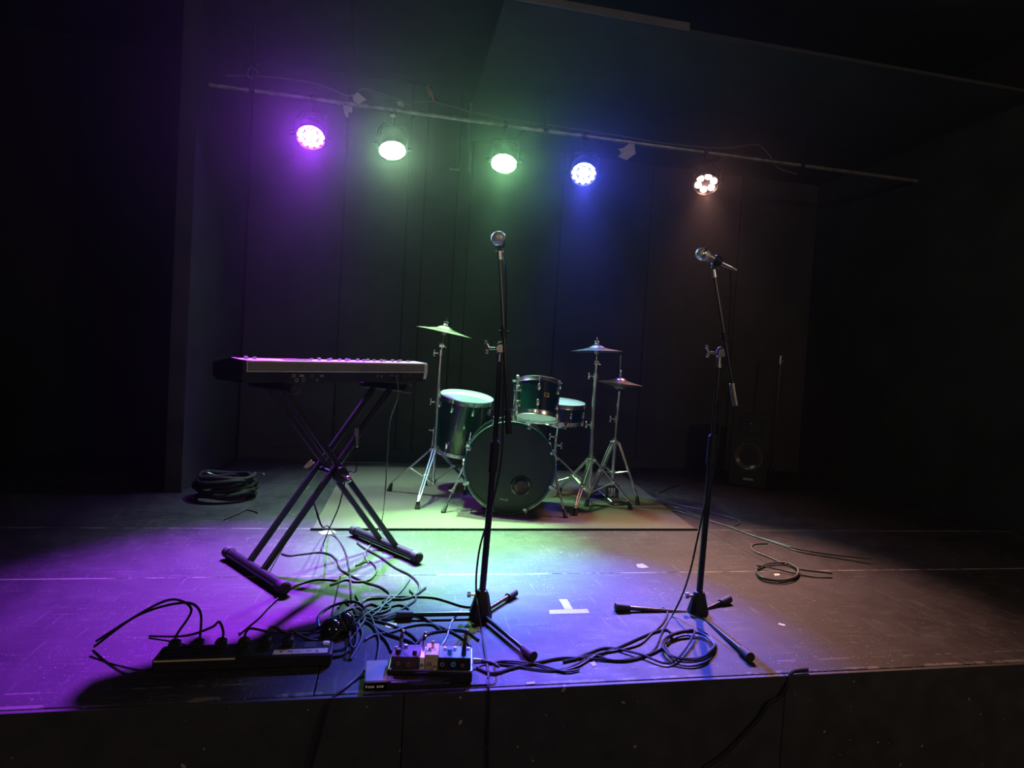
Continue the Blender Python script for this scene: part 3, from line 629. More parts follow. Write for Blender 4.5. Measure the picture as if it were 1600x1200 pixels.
# ------------------------------------------------------------------ keyboard and its stand
kx = V((0.824, 0.567, 0)).normalized(); kn = V((kx.y, -kx.x, 0))       # along the keyboard; toward the audience
kc = V((-0.245, 2.906, 0))
tz = math.radians(1.6)
K3 = Matrix(((kx.x, kn.x, 0), (kx.y, kn.y, 0), (0, 0, 1))) @ Matrix.Rotation(-tz, 3, 'Y')
ctr = kc+kx*(-0.027)+V((0, 0, 0.877))
KB = Matrix.Translation(ctr) @ K3.to_4x4()
HL = 0.446                                                            # half length; local y: + toward the audience (rear panel), z up
kb = Thing('keyboard', 'silver-topped stage keyboard with its rear panel facing out', 'keyboard', ctr)
body = MB(KB)
# case cross-section (y, z) extruded along x
def extr(mb, poly, x0, x1):
    n = len(poly); mb.add([V((x0, y, z)) for y, z in poly]+[V((x1, y, z)) for y, z in poly], [tuple(range(n)), tuple(range(2*n-1, n-1, -1))]+[(i, n+i, n+(i+1) % n, (i+1) % n) for i in range(n)]); return mb
kb.part(extr(body, [(-0.145, -0.043), (0.135, -0.043), (0.143, -0.004), (0.135, 0.0), (-0.145, 0.0)], -HL+0.008, HL-0.012), 'lower_case', 'blackp')
kb.part(extr(MB(KB), [(0.02, 0.001), (0.148, 0.001), (0.150, 0.004), (0.150, 0.042), (0.146, 0.046), (0.04, 0.052), (0.02, 0.034)], -HL+0.015, HL-0.017), 'panel_case', 'silver')
kb.part(MB(KB).box((0, 0.1508, 0.0225), (2*HL-0.04, 0.002, 0.036)), 'rear_panel', 'greyrear')
for s in (-1, 1):
    kb.part(extr(MB(KB), [(-0.150, -0.030), (0.140, -0.030), (0.151, 0.004), (0.151, 0.040), (0.144, 0.047), (0.04, 0.054), (-0.10, 0.036), (-0.150, 0.030)], s*HL-0.016*(s > 0), s*HL+0.016*(s < 0)), 'end_cheek', 'blackp' if s < 0 else 'silver')
nw = 36; kw = (2*HL-0.16)/nw; x0 = -HL+0.125
wk = MB(KB).box((0, 0, 0), (kw-0.0012, 0.142, 0.016), bev=0.0015)
first = None
for i in range(nw):
    xk = x0+kw*(i+0.5)
    if first is None:
        first = MB().box((0, 0, 0), (kw-0.0012, 0.142, 0.016), bev=0.0015).make('white_key', 'ivory'); o = first
    else: o = first.copy(); COL.objects.link(o)
    o.parent = kb.o; o.matrix_local = Matrix.Translation(-ctr) @ KB @ Matrix.Translation((xk, -0.060, 0.018))
firstb = None
for i in range(nw-1):
    if i % 7 in (2, 6): continue
    if firstb is None:
        firstb = MB().box((0, 0, 0), (0.011, 0.088, 0.016), bev=0.003).make('black_key', 'gloss'); o = firstb
    else: o = firstb.copy(); COL.objects.link(o)
    o.parent = kb.o; o.matrix_local = Matrix.Translation(-ctr) @ KB @ Matrix.Translation((x0+kw*(i+1), -0.034, 0.032))
for i, (xk, yk, hk_) in enumerate([(-0.40, 0.07, .010), (-0.37, 0.08, .008)]+[(-0.115+0.031*j+random.uniform(-.006, .006), 0.065+0.012*(j % 3), 0.007+0.003*(j % 2)) for j in range(17)]):
    kb.part(MB(KB).cyl((xk, yk, 0.048), (xk, yk, 0.051+hk_), 0.0085, 0.007, n=10), 'control_knob', 'silver')
kb.part(MB(KB).box((-0.20, 0.085, 0.0495), (0.12, 0.05, 0.004), bev=0.001), 'display', 'gloss')
for xk, w, m_, r_ in ((-0.235, 0.008, 'steel', 0), (-0.20, 0.020, 'steel', 1), (-0.155, 0.007, 'brass', 0), (-0.11, 0.018, 'steel', 1), (-0.22, 0.008, 'steel', 2), (-0.19, 0.008, 'brass', 2), (-0.13, 0.006, 'steel', 2),
                      (0.165, 0.006, 'steel', 0), (0.19, 0.010, 'brass', 1), (0.235, 0.007, 'steel', 0), (0.275, 0.007, 'steel', 0), (0.31, 0.007, 'brass', 0), (0.326, 0.008, 'brass', 0), (0.352, 0.006, 'steel', 0), (0.378, 0.007, 'brass', 0), (0.395, 0.007, 'brass', 0)):
    zc = -0.014 if r_ < 2 else -0.032
    yb = 0.143-0.008*(-zc/0.043)
    if r_ == 1: kb.part(MB(KB).box((xk, yb, zc), (w, 0.008, 0.009), bev=0.001), 'socket', m_)
    else: kb.part(MB(KB).lathe([(w*0.55, -0.006), (w, -0.006), (w, 0.004), (w*0.55, 0.004)], KB.inverted() @ KB @ frame((0, 1, 0), (xk, yb, zc)), 12, closed=True), 'jack_socket', m_)
def KP(a, n_, z): return kc+kx*a+kn*n_+V((0, 0, z))
ks = Thing('keyboard_stand', 'black double-braced X-shaped keyboard stand', 'keyboard stand', kc)
AZ = 0.806
arms = {}
for nm, a, z, n0, n1, r in (('foot_bar', -0.325, 0.030, -0.285, 0.275, 0.0215), ('foot_bar', 0.325, 0.030, -0.285, 0.275, 0.0215), ('support_arm', -0.29, AZ, -0.17, 0.215, 0.0185), ('support_arm', 0.265, AZ+0.008, -0.17, 0.215, 0.0185)):
    o = ks.part(MB().cyl(KP(a, n0, z), KP(a, n1, z), r, n=16), nm, 'blackm')
    arms[(nm, a > 0)] = o
    for q, s in ((n0, -1), (n1, 1)):
        ks.part(MB().lathe([(0.0005, -0.002), (r*0.9, 0.0), (r*1.2, 0.006), (r*1.2, 0.045), (r*1.0, 0.048)], frame(-kn*s, KP(a, q+s*0.012, z)), 16), 'end_cap', 'rubber', o)
legs = [(-0.325, 0.265, (-0.065, 0.07)), (0.325, -0.29, (-0.03, 0.105))]
for a0, a1, ns in legs:
    for n_ in ns:
        p0, p1 = KP(a0, n_, 0.034), KP(a1, n_, AZ); dd = (p1-p0).normalized()
        R_ = Matrix.Rotation(0, 3, 'Z'); zl = dd; yl = kn; xl = yl.cross(zl)
        R_ = Matrix(((xl.x, yl.x, zl.x), (xl.y, yl.y, zl.y), (xl.z, yl.z, zl.z)))
        ks.part(MB().box((p0+p1)/2, (0.026, 0.020, (p1-p0).length), R_, 0.003), 'leg', 'blackm')
mid = KP(-0.02, 0.03, 0.425)
ks.part(MB().cyl(mid-kn*0.12, mid+kn*0.11, 0.010, n=12).lathe([(0.0005, 0.012), (0.035, 0.010), (0.035, -0.006), (0.0005, -0.006)], frame(kn, mid+kn*0.105), 18), 'pivot_bolt', 'blackm')
ks.part(MB().ball(mid+kn*0.13+V((0.02, 0, -0.015)), 0.016, 10).cyl(mid+kn*0.10, mid+kn*0.135, 0.007, n=8), 'locking_knob', 'steel')
ks.part(MB().box(KP(0.085, 0.082, 0.58), (0.02, 0.012, 0.09), None, 0.003), 'angle_latch', 'steel')

# ------------------------------------------------------------------ microphone stands
def mic_stand(label, base, hub, low_top, top, clutch, boom0, boom1, feet, d, cw='steel'):
    t = Thing('microphone_stand', label, 'microphone stand', V((base.x, base.y, 0)))
    ax = (low_top-hub).normalized()
    X = frame(ax, hub-ax*0.055)
    t.part(MB().lathe([(0.030, -0.012), (0.043, 0.0), (0.044, 0.025), (0.034, 0.062), (0.026, 0.095), (0.020, 0.108), (0.014, 0.110)], X, 10, cap0=True), 'hub', 'blackp', sharp=25)
    for f in feet:
        f = V((f.x, f.y, 0.017)); s = hub-ax*0.035; dr = (f-s).normalized()
        lg = t.part(MB().cyl(s+dr*0.025, f-dr*0.02, 0.0085, n=12), 'leg', 'blackm')
        t.part(MB().cyl(f-dr*0.060, f, 0.014, 0.0165, n=12), 'rubber_foot', 'rubber', lg)
    k = hub+ax*0.035
    t.part(MB().cyl(k, k-rgt0*0.045, 0.006, n=8).cyl(k-rgt0*0.042, k-rgt0*0.055, 0.012, n=10), 'hub_knob', 'steel')
    t.part(MB().cyl(hub+ax*0.03, low_top, 0.0125, n=14), 'lower_tube', 'blackm')
    t.part(MB().cyl(low_top-ax*0.09, low_top+ax*0.02, 0.0175, n=14).cyl(low_top+ax*0.02, low_top+ax*0.03, 0.0175, 0.011, n=14), 'height_grip', 'blackp')
    t.part(MB().cyl(low_top, top, 0.009, n=12), 'upper_tube', 'blackm')
    bx = (boom1-boom0).normalized()
    mb = MB().cyl(top-ax*0.012, top+ax*0.03, 0.014, n=12).ball(clutch, 0.021, 12, (1.0, 0.8, 1.3)).cyl(clutch-tax*0.03, clutch+tax*0.02, 0.015, n=12)
    t.part(mb, 'clutch', 'steel')
    hnd = clutch-rgt0*0.045
    t.part(MB().cyl(clutch, hnd, 0.005, n=8).cyl(hnd-V((0, 0, 0.0)), hnd+V((-0.012, 0, 0.022)), 0.005, n=8).ball(hnd+V((-0.012, 0, 0.022)), 0.0085, 8).ball(hnd+V((-0.006, 0, -0.012)), 0.009, 8), 'clutch_handle', 'steel')
    t.part(MB().cyl(boom0, boom1, 0.0068, n=12), 'boom', 'blackm')
    t.part(MB().cyl(boom0-bx*0.004, boom0+bx*0.085, 0.0115, n=12), 'counterweight', cw)
    off = clutch+bx*0.075-(clutch+bx*0.075-boom0).dot(bx)*bx-boom0+boom0
    q = boom0+bx*((clutch-boom0).dot(bx)+0.06)
    t.part(MB().cyl(q-bx*0.018, q+bx*0.018, 0.012, n=12).cyl(q-rgt0*0.018, q+rgt0*0.018, 0.0055, n=8), 'boom_collar', 'blackp')
    t.part(MB().cyl(boom1-bx*0.01, boom1+bx*0.022, 0.0105, n=12), 'thread_adapter', 'steel')
    return t
def microphone(label, head, tail, clip_at):
    ax = (tail-head).normalized(); X = frame(ax, head)                 # local z from the grille toward the plug
    t = Thing('microphone', label, 'microphone', head)
    t.part(MB().lathe([(0.0005, -0.0255), (0.010, -0.0238), (0.0185, -0.018), (0.0240, -0.008), (0.0256, 0.002), (0.0248, 0.010), (0.021, 0.021), (0.0185, 0.027)], X, 24), 'grille', 'mesh')
    t.part(MB().lathe([(0.0262, -0.004), (0.0275, -0.001), (0.0275, 0.005), (0.0258, 0.008)], X, 24), 'grille_band', 'chrome')
    L = (tail-head).length
    t.part(MB().lathe([(0.0185, 0.027), (0.0185, 0.034), (0.0170, 0.045), (0.0125, L-0.006), (0.0115, L), (0.0005, L)], X, 20), 'body', 'micbody')
    t.part(MB().lathe([(0.0095, L), (0.0095, L+0.040), (0.006, L+0.055), (0.0042, L+0.07)], X, 14, cap1=True), 'plug', 'steel')
    cc = head+ax*((clip_at-head).dot(ax))
    cl = Thing('microphone_clip', 'black clip gripping the '+('centre microphone' if 'centre' in label else 'right-hand microphone'), 'clip', clip_at)
    cl.part(MB().lathe([(0.0165, -0.015), (0.0215, -0.015), (0.0205, 0.015), (0.0160, 0.015)], frame(ax, cc), 16, closed=True), 'cradle', 'blackp')
    cl.part(MB().tube([cc-V((0, 0, 0.016)), clip_at.lerp(cc, 0.4)-V((0, 0, 0.004)), clip_at], [0.008, 0.010, 0.010], 10), 'swivel', 'blackp')
    cl.part(MB().cyl(clip_at.lerp(cc, 0.4)-rgt0*0.015, clip_at.lerp(cc, 0.4)+rgt0*0.015, 0.007, n=8), 'swivel_screw', 'steel')
    return t
D1, D2 = 2.30, 2.48
b1 = G(752, 965)
mic_stand('black tripod microphone stand at the centre of the stage', b1, P(752, 944, D1), P(773, 700, D1), P(781, 560, D1), P(782.5, 545, D1), P(795, 676, D1-0.03), P(781, 402, D1-0.03),
          [G(619, 968), G(833, 1034), G(804, 932)], D1, 'blackm')
microphone('silver-grilled vocal microphone on the centre stand, pointing out', P(778.5, 372, D1-0.06), P(786, 396, D1+0.075), P(781, 398, D1-0.03))
b2 = G(1090, 958)
mic_stand('black tripod microphone stand at the right of the stage', b2, P(1091, 945, D2), P(1113, 690, D2), P(1124, 570, D2), P(1126, 552, D2), P(1149, 632, D2-0.03), P(1116, 430, D2-0.03),
          [G(961, 955), G(1172, 1035), G(1139, 942)], D2)
microphone('silver-grilled vocal microphone on the right stand, tilted left', P(1097, 397, D2-0.03), P(1127, 411, D2-0.02), P(1115, 424, D2-0.03))

# ------------------------------------------------------------------ cables
def onf(px, py, r=0.004, lift=0.0): return G(px, py, r+lift)
def cable(pts, label, r=0.0036, m='cable', name='cable', group=None, k=7, cat='cable'):
    """pts: pixels on the deck (tuples) or 3-D points"""
    q = [p if isinstance(p, Vector) else (onf(p[0], p[1], r+0.0005, p[2] if len(p) > 2 else 0)) for p in pts]
    c = sum(q, V((0, 0, 0)))/len(q)
    return single(MB().tube(spline(q, k), r, 6), name, m, label, cat, q[-1], group)
# microphone cables
cable([P(788, 403, D1+0.11), P(790.5, 430, D1+0.05), P(790.5, 500, D1+0.02), P(788, 560, D1-0.02), P(786, 640, D1-0.04), P(783, 720, D1-0.05), P(766, 800, D1-0.04), P(751, 850, D1-0.03), P(745, 890, D1-0.03), P(744, 925, D1-0.03), P(747, 950, D1-0.08), (752, 985), (757, 1015), (763, 1050), V((0.332, 1.752, 0.010)), V((0.335, 1.733, -0.03)), V((0.34, 1.732, -0.2)), V((0.37, 1.725, -0.45)), V((0.40, 1.60, HZ+0.005))],
      'microphone cable running down the centre stand and over the stage edge', name='microphone_cable')
cable([P(1136, 415, D2-0.01), P(1141, 425, D2-0.01), P(1142, 455, D2), P(1140, 500, D2+0.01), P(1138, 540, D2+0.03), P(1134, 580, D2+0.01), P(1128, 640, D2-0.03), P(1121, 700, D2-0.04), P(1110, 760, D2-0.03), P(1099, 800, D2-0.03), P(1088, 850, D2-0.03), P(1079, 890, D2-0.03), P(1066, 930, D2-0.06), (1050, 962), (1036, 985), (1022, 1015), (1000, 1026), (960, 1032), (930, 1024), (905, 1036), (880, 1046), (850, 1047), (800, 1040), (760, 1036), (741, 1036, 0.012)],
      'microphone cable hanging from the right stand and snaking left to the pedals', name='microphone_cable')
# coil at the right stand
def coil_pts(cx, cy, rx, ry, turns, start, r, jitter=2.0, n=14, lift=0.0):
    out = []
    for i in range(int(turns*n)+1):
        a = start+2*math.pi*i/n; j = random.uniform(-jitter, jitter); kk = 1+0.06*math.sin(i*0.37)
        out.append((cx+(rx*kk+j)*math.cos(a), cy+(ry*kk+j*0.5)*math.sin(a), 0.0055*(i/n)+lift))
    return out
cable([(1036, 949), (1043, 958), (1034, 975), (1018, 990), (1000, 1006), (970, 1015), (935, 1022), (905, 1040), (880, 1048), (868, 1047)], 'thin cable looping under the left leg of the right stand', 0.0036)
cable([(1140, 0)] and [(880, 1034), (915, 1026), (950, 1018), (985, 1003), (1015, 990), (1040, 984)]+coil_pts(1076, 1008, 39, 22, 3.2, -2.2, 0.004)+[(1050, 1035, 0.004), (1000, 1022, 0.006), (950, 1012), (920, 1020), (900, 1029)], 'black cable coiled in a ring beside the right stand', 0.0042)
cable([(745, 1043), (770, 1052), (800, 1044), (840, 1035), (880, 1028), (930, 1030), (980, 1032), (1020, 1020), (1046, 1004), (1050, 990)], 'black cable trailing from the pedals toward the coiled ring', 0.0042)
# tangle between the keyboard and the pedals
cable([(440, 865), (452, 868), (470, 866), (497, 863), (515, 866), (526, 875), (532, 889), (548, 899), (572, 910), (592, 916), (605, 924), (609, 930), (603, 940), (592, 955), (582, 962)], 'cable arching across the purple pool and back to the tangle', 0.0042)
cable([(374, 990), (388, 978), (404, 965), (420, 948), (440, 930), (460, 916), (482, 908), (503, 905), (530, 908), (516, 914), (540, 906), (556, 909), (577, 906), (588, 893), (586, 884), (575, 877), (556, 884)], 'cable curving from the power strip past the left stand foot', 0.0042)
KJ = (KB @ V((0.235, 0.15, -0.014)))
cable([(558, 848), (572, 858), (594, 870), (618, 887), (640, 898), (653, 910), (655, 920), (648, 930), (628, 936), (600, 934), (575, 936), (553, 945), (535, 958), (518, 973), (495, 982), (475, 988)], 'cable looping out beyond the right stand foot toward the power strip', 0.0045)
cable([(560, 946), (580, 933), (610, 932), (640, 932), (680, 934), (720, 946), (738, 948)], 'cable running from the tangle to the centre stand hub', 0.0042)
cable([KP(0.02, 0.17, 0.60), KP(0.03, 0.18, 0.45), P(543, 740, 2.86), P(530, 790, 2.86), P(515, 825, 2.9), (505, 850), (502, 860)], 'thin lead hanging from the keyboard stand behind its left leg', 0.003)
cable([KP(-0.10, 0.06, 0.30), KP(-0.08, 0.10, 0.20), (512, 822, 0.05), (524, 838), (538, 858), (545, 885), (548, 915), (551, 945), (558, 960), (572, 970), (585, 982), (592, 1000), (591, 1020), (586, 1040, 0.006), (570, 1048, 0.006), (552, 1064), (536, 1077), V((-0.115, 1.735, -0.012)), V((-0.13, 1.728, -0.06)), V((-0.16, 1.726, -0.20))], 'cable dropping through the stand and down to the stage edge', 0.0042)
cable([KJ+V((0.0, 0.0, 0)), KJ+kn*0.035, KJ+kn*0.055-V((0, 0, 0.03)), KJ+kn*0.06-V((0, 0, 0.10)), P(609, 660, 2.95), P(605, 720, 2.96), P(601, 780, 2.98), (597, 812), (592, 826), (588, 838), (578, 852), (570, 866), (576, 880)], 'signal lead hanging from a jack at the keyboard rear', 0.0032, 'cablegrey')
cable([(560, 966), (578, 975), (600, 988), (622, 996), (640, 1002), (652, 1010)], 'short cable from the tangle to the dark violet pedal', 0.0045)
cable([(570, 1000), (585, 992), (610, 988), (640, 978), (668, 975), (690, 980), (720, 995), (735, 1010)], 'black cable arched behind the pedals', 0.0042)
cable([(722, 953), (712, 963), (704, 975), (698, 995), (690, 1008), (682, 1016, 0.03), (676, 1022, 0.045)], 'grey lead from the centre stand down to the pedals', 0.0036, 'cablegrey')
cable([(520, 965), (545, 952), (565, 950), (590, 958), (610, 950), (600, 938), (640, 934), (665, 918)], 'black cable woven through the middle of the tangle', 0.0045)
cable([(555, 955), (570, 966), (562, 980), (548, 1000), (540, 1020), (520, 1026)], 'black cable bending down beside the headphones', 0.0045)
cable([(590, 970), (612, 962), (640, 955), (625, 945), (600, 950), (580, 944), (562, 952)], 'knotted black cable end near the centre stand left foot', 0.0042)
for i_, (pp, lab) in enumerate((
    ([(640, 905), (625, 925), (600, 945), (575, 958), (560, 972), (566, 990), (560, 1010), (548, 1030)], 'black cable sweeping from the right loop down past the headphones'),
    ([(540, 940), (560, 956), (585, 964), (612, 960), (634, 948), (650, 935), (640, 922)], 'black cable hooked around the top of the tangle'),
    ([(556, 930), (566, 948), (580, 964), (588, 985), (604, 1002), (612, 1018)], 'black cable dropping straight through the tangle to the pedalboard'),
    ([(505, 985), (530, 968), (552, 962), (580, 968), (610, 976), (640, 990), (655, 1004)], 'black cable crossing under the beige scrap'),
    ([(690, 985), (660, 965), (630, 962), (600, 968), (574, 960), (560, 948), (540, 938), (528, 950)], 'black cable running from the centre stand into the tangle'),
    ([(748, 1000), (735, 990), (722, 985), (700, 985), (670, 990), (650, 1006)], 'black cable curled beneath the hub of the centre stand'))):
    cable(pp, lab, 0.0042)
cable([(350, 812), (372, 803), (385, 797), (400, 800), (402, 802)], 'thin cable trailing from the dark bundle at the left', 0.0036)
cable([(420, 701), (440, 716), (460, 719), (485, 720.5), (520, 722), (600, 723)], 'pale lead lying along the foot of the back wall', 0.004, 'cablegrey')
# right side runs
cable([(1000, 776), (1030, 781), (1060, 789), (1095, 796), (1130, 806), (1150, 811), (1156, 817), (1148, 821)], 'thin lead curling off the rug behind the right stand', 0.004, 'cablegrey')
cable([(985, 792), (1030, 798), (1060, 799), (1100, 812), (1140, 823), (1170, 835), (1205, 845), (1246, 857), (1300, 866), (1360, 872)], 'upper cable of the pair running right past the stand', 0.0045, 'cablegrey')
cable([(1010, 800), (1050, 792), (1090, 806), (1130, 820), (1165, 833), (1195, 843), (1225, 853), (1250, 862), (1310, 872), (1360, 880)], 'lower cable of the pair running right past the stand', 0.0045, 'cablegrey')
cable([(1200, 849), (1180, 850), (1174, 855), (1180, 862), (1200, 870), (1225, 881), (1250, 889), (1300, 895)], 'grey cable bent in a hairpin beside the right-hand coil', 0.0042, 'cablegrey')
cable(coil_pts(1216, 893, 33, 14, 2.6, 0.2, 0.004, 1.0)+[(1262, 900), (1300, 902)], 'grey cable coiled flat at the right edge of the stage', 0.0042, 'cablegrey')
cable([(960, 800), (972, 806), (992, 803), (1010, 801), (1030, 797), (1024, 789), (1000, 790), (985, 795)], 'black cable looped on the rug by the hi-hat foot', 0.004)
cable([(1030, 770), (1060, 757), (1080, 752), (1100, 750)], 'dark cable lying toward the loudspeaker', 0.004)

# ------------------------------------------------------------------ power strip, headphones, bag
pa, pb_ = G(345, 1049), G(517, 1042)
ux = (pb_-pa); ux.z = 0; ux.normalize(); uy = V((-ux.y, ux.x, 0))
ps_len = 0.50
PS3 = Matrix(((ux.x, uy.x, 0), (ux.y, uy.y, 0), (0, 0, 1)))
pc0 = pb_-ux*ps_len/2+uy*0.045
PS = Matrix.Translation((pc0.x, pc0.y, 0)) @ PS3.to_4x4()
st = Thing('power_strip', 'long black power strip with a beige label at the stage edge', 'power strip', (pc0.x, pc0.y, 0))
st.part(MB(PS).box((0, 0, 0.0215), (ps_len, 0.09, 0.041), bev=0.005), 'housing', 'blackp')
st.part(MB(PS).box((-0.135, -0.0455, 0.037), (0.22, 0.003, 0.004)), 'edge_strip', 'beige')
lb = st.part(MB(PS).box((ps_len/2-0.092, -0.026, 0.0428), (0.158, 0.030, 0.0012)), 'label_tape', 'beige')
for i, x in enumerate((-0.055, -0.030, -0.003, 0.022, 0.052)):
    mb = MB(PS); xx = ps_len/2-0.092+x
    for j in range(3): mb.box((xx+random.uniform(-.006, .006), -0.026+random.uniform(-.004, .004), 0.0436), (random.uniform(.002, .007), random.uniform(.002, .009), 0.0006))
    st.part(mb, 'handwritten_mark', 'ink', lb)
st.part(MB(PS).box((ps_len/2-0.022, 0.02, 0.045), (0.020, 0.014, 0.010), bev=0.002), 'rocker_switch', 'white')
outs = [(-0.21+0.065*i) for i in range(7)]
for i, x in enumerate(outs):
    st.part(MB(PS).box((x, 0.018, 0.0425), (0.036, 0.040, 0.002), bev=0.0006), 'outlet', 'rubber')
plug_lbl = ['farthest left', 'second from the left', 'third from the left', 'fourth from the left', 'fifth from the left', 'sixth from the left']
dest = [[(-0.19, 0.10, 0.13), (-0.26, 0.13, 0.15), (-0.36, 0.12, 0.10), (-0.46, 0.10, 0.02)], [(-0.155, 0.06, 0.14), (-0.21, 0.09, 0.155), (-0.33, 0.10, 0.12), (-0.47, 0.14, 0.02)], [(-0.10, 0.07, 0.10), (-0.13, 0.10, 0.07), (-0.22, 0.16, 0.02), (-0.34, 0.20, 0.005)],
        [(0.0, 0.05, 0.085), (0.05, 0.10, 0.05), (0.10, 0.17, 0.02), (0.18, 0.20, 0.005)], [(0.06, 0.06, 0.085), (0.10, 0.09, 0.05), (0.16, 0.15, 0.02), (0.25, 0.20, 0.005)], [(0.12, 0.05, 0.075), (0.16, 0.07, 0.04), (0.20, 0.12, 0.01), (0.30, 0.16, 0.005)]]
for i in range(6):
    x = outs[i]; b = PS @ V((x, 0.018, 0.0435))
    t = Thing('mains_plug', 'black mains plug in the power strip, '+plug_lbl[i], 'plug', b, 'plugs in the power strip')
    t.part(MB(PS).box((x, 0.018, 0.0565), (0.030, 0.034, 0.026), bev=0.005), 'body', 'blackp')
    t.part(MB(PS).tube(spline([V((x, 0.018, 0.066)), V((x+0.004, 0.024, 0.085))]+[V(q) for q in dest[i]]), 0.004, 6), 'lead', 'cable')
# headphones lying in the cables
hc = G(528, 995)
hp_ = Thing('headphones', 'glossy black headphones lying in the cables beside the power strip', 'headphones', (hc.x, hc.y, 0))
c1, c2_ = hc+V((-0.030, 0.0, 0.036)), hc+V((0.030, 0.035, 0.040))
e1 = V((-0.45, -0.35, 0.85)).normalized(); e2 = V((0.85, 0.15, 0.45)).normalized()
for cc, e in ((c1, e1), (c2_, e2)):
    q = hp_.part(MB().lathe([(0.0005, 0.022), (0.016, 0.020), (0.030, 0.010), (0.037, -0.004), (0.034, -0.012), (0.0005, -0.012)], frame(e, cc), 24), 'ear_cup', 'gloss')
    hp_.part(MB().lathe([(0.018, -0.012), (0.034, -0.012), (0.037, -0.020), (0.032, -0.028), (0.020, -0.026)], frame(e, cc), 24, closed=True), 'ear_cushion', 'rubber', q)
hp_.part(MB().tube(spline([c1+V((-0.034, 0.0, 0.0)), c1+V((-0.04, 0.05, 0.015)), hc+V((-0.03, 0.13, 0.055)), hc+V((0.04, 0.15, 0.06)), c2_+V((0.05, 0.06, 0.012)), c2_+V((0.028, 0.0, 0.0))]), 0.0055, 8), 'headband', 'gloss')
cable([hc+V((0.06, 0.02, 0.010))]+[G(552+6*math.cos(a), 990+22*math.sin(a), 0.006+0.0012*i) for i, a in enumerate([0.5*j-1.2 for j in range(22)])]+[(540, 1012), (520, 1017), (505, 1015)], 'curly black cable wound beside the headphones', 0.0035)
# dark bundle of cable by the left wall
bc = G(352, 778)
mb = MB(); path = []
for i in range(7*16+1):
    a = 2*math.pi*i/16; j = i//16
    path.append(V((bc.x+(0.17+0.02*math.sin(i*0.7))*math.cos(a), bc.y+(0.15+0.02*math.sin(i*0.5))*math.sin(a), 0.014+0.020*(i/16)+0.008*math.sin(i*1.3))))
cb = Thing('cable_bundle', 'thick dark coil of cable on the floor by the left wall', 'cable', (bc.x, bc.y, 0))
cb.part(MB().tube(path, 0.013, 8), 'coil', 'cable')
for k in range(2):
    e = path[-1-k*9]+V((0.06, -0.04, 0.0)); e2_ = G(387-12*k, 764-7*k, 0.05)
    cb.part(MB().tube(spline([path[-1-k*9], e, e2_]), 0.005, 6).cyl(e2_, e2_+V((0.05, -0.01, 0)), 0.009, n=8), 'plug', 'steel')

# ------------------------------------------------------------------ pedals at the stage edge
q0, q1 = G(604, 1067), G(737, 1070)
wx = (q1-q0); W_ = wx.length; wx.normalize(); wy = V((-wx.y, wx.x, 0))
PB3 = Matrix(((wx.x, wy.x, 0), (wx.y, wy.y, 0), (0, 0, 1)))
pm = (q0+q1)/2
PBX = Matrix.Translation((pm.x, pm.y, 0)) @ PB3.to_4x4()               # local: x right, y away from the audience, front face at y = 0
board = Thing('pedalboard', 'small black pedalboard with a raised rim at the stage edge', 'pedalboard', (pm.x, pm.y, 0))
board.part(MB(PBX).box((0, 0.075, 0.019), (W_, 0.15, 0.034), bev=0.004), 'tray', 'blackp')
rim = MB(PBX)
for p, s in (((0, 0.004, 0.038), (W_, 0.006, 0.006)), ((0, 0.146, 0.038), (W_, 0.006, 0.006)), ((-W_/2+0.003, 0.075, 0.038), (0.006, 0.15, 0.006)), ((W_/2-0.003, 0.075, 0.038), (0.006, 0.15, 0.006))): rim.box(p, s, bev=0.0015)
board.part(rim, 'rim', 'steel')
for sx in (-1, 1):
    for yy in (0.02, 0.13): board.part(MB(PBX).cyl((sx*(W_/2-0.02), yy, 0.0), (sx*(W_/2-0.02), yy, 0.003), 0.008, n=8), 'rubber_foot', 'rubber')
def pedal(label, xa, xb, y0, y1, h, m, jacks, knobs, foot=None, extra=None, slope=0.004):
    b = PBX @ V(((xa+xb)/2, (y0+y1)/2, 0.0365))
    t = Thing('effects_pedal', label, 'effects pedal', b, 'effects pedals on the pedalboard')
    z0 = 0.0365
    t.part(extr_x(MB(PBX), [(y0, z0), (y1, z0), (y1, z0+h+slope), (y0+0.003, z0+h), (y0, z0+h-0.003)], xa, xb), 'housing', 'blackp' if m == 'bluep' else m)
    t.part(MB(PBX).add([V((xa+0.001, y0+0.003, z0+h)), V((xb-0.001, y0+0.003, z0+h)), V((xb-0.001, y1, z0+h+slope)), V((xa+0.001, y1, z0+h+slope)), V((xa+0.001, y0+0.003, z0+h+0.0015)), V((xb-0.001, y0+0.003, z0+h+0.0015)), V((xb-0.001, y1, z0+h+slope+0.0015)), V((xa+0.001, y1, z0+h+slope+0.0015))],
           [(3, 2, 1, 0), (4, 5, 6, 7), (0, 1, 5, 4), (1, 2, 6, 5), (2, 3, 7, 6), (3, 0, 4, 7)]), 'top_plate', m)
    for x, z, r, mm in jacks: t.part(MB().lathe([(r*0.45, -0.001), (r, -0.001), (r, 0.005), (r*0.45, 0.005)], PBX @ frame((0, -1, 0), (x, y0, z0+z)), 12, closed=True), 'jack_socket', mm)
    for x, y, r, hh_, mm in knobs: t.part(MB(PBX).cyl((x, y, z0+h+0.001), (x, y, z0+h+hh_), r, r*0.85, n=12), 'knob', mm)
    return t
def extr_x(mb, poly, x0, x1):
    n = len(poly); mb.add([V((x0, y, z)) for y, z in poly]+[V((x1, y, z)) for y, z in poly], [tuple(range(n)), tuple(range(2*n-1, n-1, -1))]+[(i, n+i, n+(i+1) % n, (i+1) % n) for i in range(n)]); return mb
hw = W_/2
